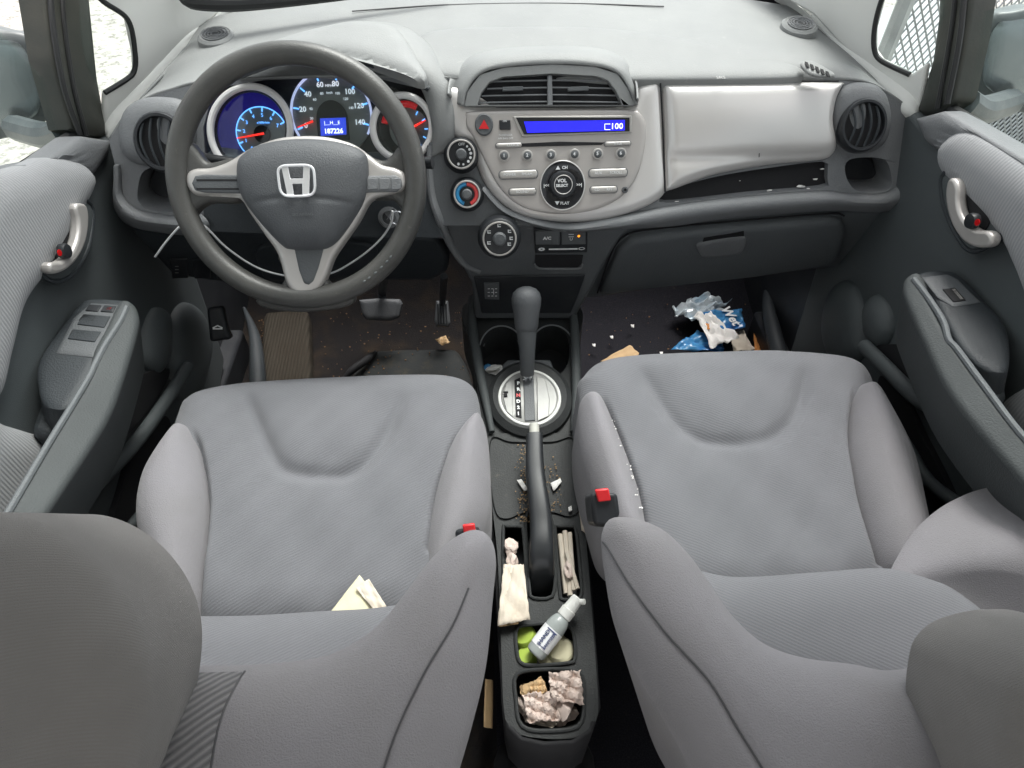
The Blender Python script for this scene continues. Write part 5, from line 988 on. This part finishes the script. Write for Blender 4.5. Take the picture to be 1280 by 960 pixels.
obj('printed_dot', [lathe(FO.hit(884, 408, .048), FO.n, [(.012, 0), (.011, .001), (0, .001)], 20)], 'orange', wb); obj('printed_dot', [lathe(FO.hit(893, 410, .048), FO.n, [(.010, 0), (.009, .001), (0, .001)], 20)], 'redl', wb)
lay('orange_leaf', 'orange sliver standing on the passenger floor right of the wrappers', 'leaf', FO, [(940, 420), (948, 418), (950, 448), (941, 448)], .004, 66, 'orange', off=.01, nx=6)
lay('cardboard_piece', 'tan cardboard corner beside the console end of the right seat cushion', 'cardboard', FO, [(750, 456), (786, 436), (798, 446), (790, 465)], .003, 67, 'kraft', off=.01)
lay('kraft_paper', 'tan paper beside the blue wrapper in the passenger footwell', 'paper', FO, [(908, 424), (926, 422), (940, 446), (914, 448)], .004, 68, 'paper', off=.02)
for i, (x, y) in enumerate([(742, 434), (764, 424), (826, 444), (790, 410)]):
    lay('paper_scrap', ['tiny white scrap nearest the console on the passenger carpet', 'tiny white scrap on the dark carpet behind the gear lever', 'tiny white scrap next to the blue wrapper', 'tiny white fleck in the middle of the passenger carpet'][i], 'paper scrap', FO, [(x-2, y-2), (x+2, y-2), (x+2, y+2), (x-1, y+1)], .002, 70+i, 'paperw', group='paper scraps on the passenger carpet', nx=3)
V, Fc = [], []
for _ in range(240):
    a = rng.random()
    if a < .35: x, y = rng.normal(331, 3), rng.uniform(400, 480)
    elif a < .8: x, y = rng.uniform(400, 590), rng.uniform(390, 475)
    else: x, y = rng.uniform(725, 960), rng.uniform(380, 450)
    q = FO.hit(x, y, .004+.012*(a < .35)); s_ = rng.uniform(.001, .0042)
    g_ = box(q, (cos(a*40), sin(a*40), 0), (-sin(a*40), cos(a*40), 0), (0, 0, 1), s_, s_*rng.uniform(.3, 1), .002); k = len(V); V += g_[0]; Fc += [tuple(i+k for i in f) for f in g_[1]]
obj('leaf_litter', (V, Fc), mat('dry_leaf_brown', (.16, .09, .045), .9), None, smooth_=False, label='brown leaf crumbs scattered over the footwell carpets', cat='leaf litter', kind='stuff')
lay('dry_leaf', 'brown dry leaf on the driver carpet below the accelerator', 'leaf', FO, [(545, 430), (558, 426), (563, 434), (552, 438)], .006, 81, 'kraft', off=.01, nx=6)
blob('foil_wrapper', 'crumpled clear wrapper in the tray behind the gear lever knob', 'wrapper', [crumple(CP.hit(628, 391, .008), .012, 83, (2.0, .7, .5)), crumple(CP.hit(680, 391, .008), .009, 84, (1.2, .8, .6))], 'film')
blob('candy_wrapper', 'blue and white wrapper in the left cup holder', 'wrapper', [crumple(CP.hit(618, 462, -.035), .018, 85, (1.2, .8, .5))], 'paperw')
blob('candy_wrapper', 'small blue wrapper in the left cup holder, left of the white one', 'wrapper', [crumple(CP.hit(608, 460, -.035), .012, 86, (1, 1, .5))], 'blue')
lay('receipt', 'pale receipt slipped down between console and right seat', 'receipt', PL(CP.hit(730, 650, .0), (-.75, 0, .66)), [(726, 622), (733, 618), (738, 670), (730, 664)], .002, 87, 'paper', nx=6)
lay('cardboard_piece', 'brown card stub between the left seat and the rear bin', 'cardboard', PL((-.075, .25, .12), (.6, 0, .8)), [(604, 850), (614, 852), (613, 912), (602, 910)], .001, 88, 'kraft', nx=4)

# lint caught in the seam of the right seat, and on the left one
V, Fc = [], []
cz = PL((.34, .5, .395), (0, -.10, 1)).at(.056)
for _ in range(20):
    t = rng.random(); x = 756+48*t**.8+rng.normal(0, 1.5); y = 510+130*t; s_ = rng.uniform(.0006, .0022)
    g_ = box(cz.hit(x, y), (1, .4, 0), (-.4, 1, 0), (0, 0, 1), s_, s_*.8, s_*.6); k = len(V); V += g_[0]; Fc += [tuple(i+k for i in f) for f in g_[1]]
obj('lint', (V, Fc), 'paperw', None, smooth_=False, label='white lint specks caught in the inner seam of the right seat cushion', cat='lint', kind='stuff')

lay('crumpled_napkin', 'thin creased pinkish napkin spread over the rear bin heap', 'napkin', CP.at(-.008), [(684, 846), (724, 842), (728, 884), (690, 880)], .009, 91, 'tissue', group='crumpled napkins in the rear bin', nx=22, off=.006)
lay('crumpled_napkin', 'thin creased napkin with torn edge at the left front of the rear bin', 'napkin', CP.at(-.016), [(652, 872), (690, 866), (700, 904), (660, 906)], .008, 93, 'tissue', group='crumpled napkins in the rear bin', nx=22, off=.006)
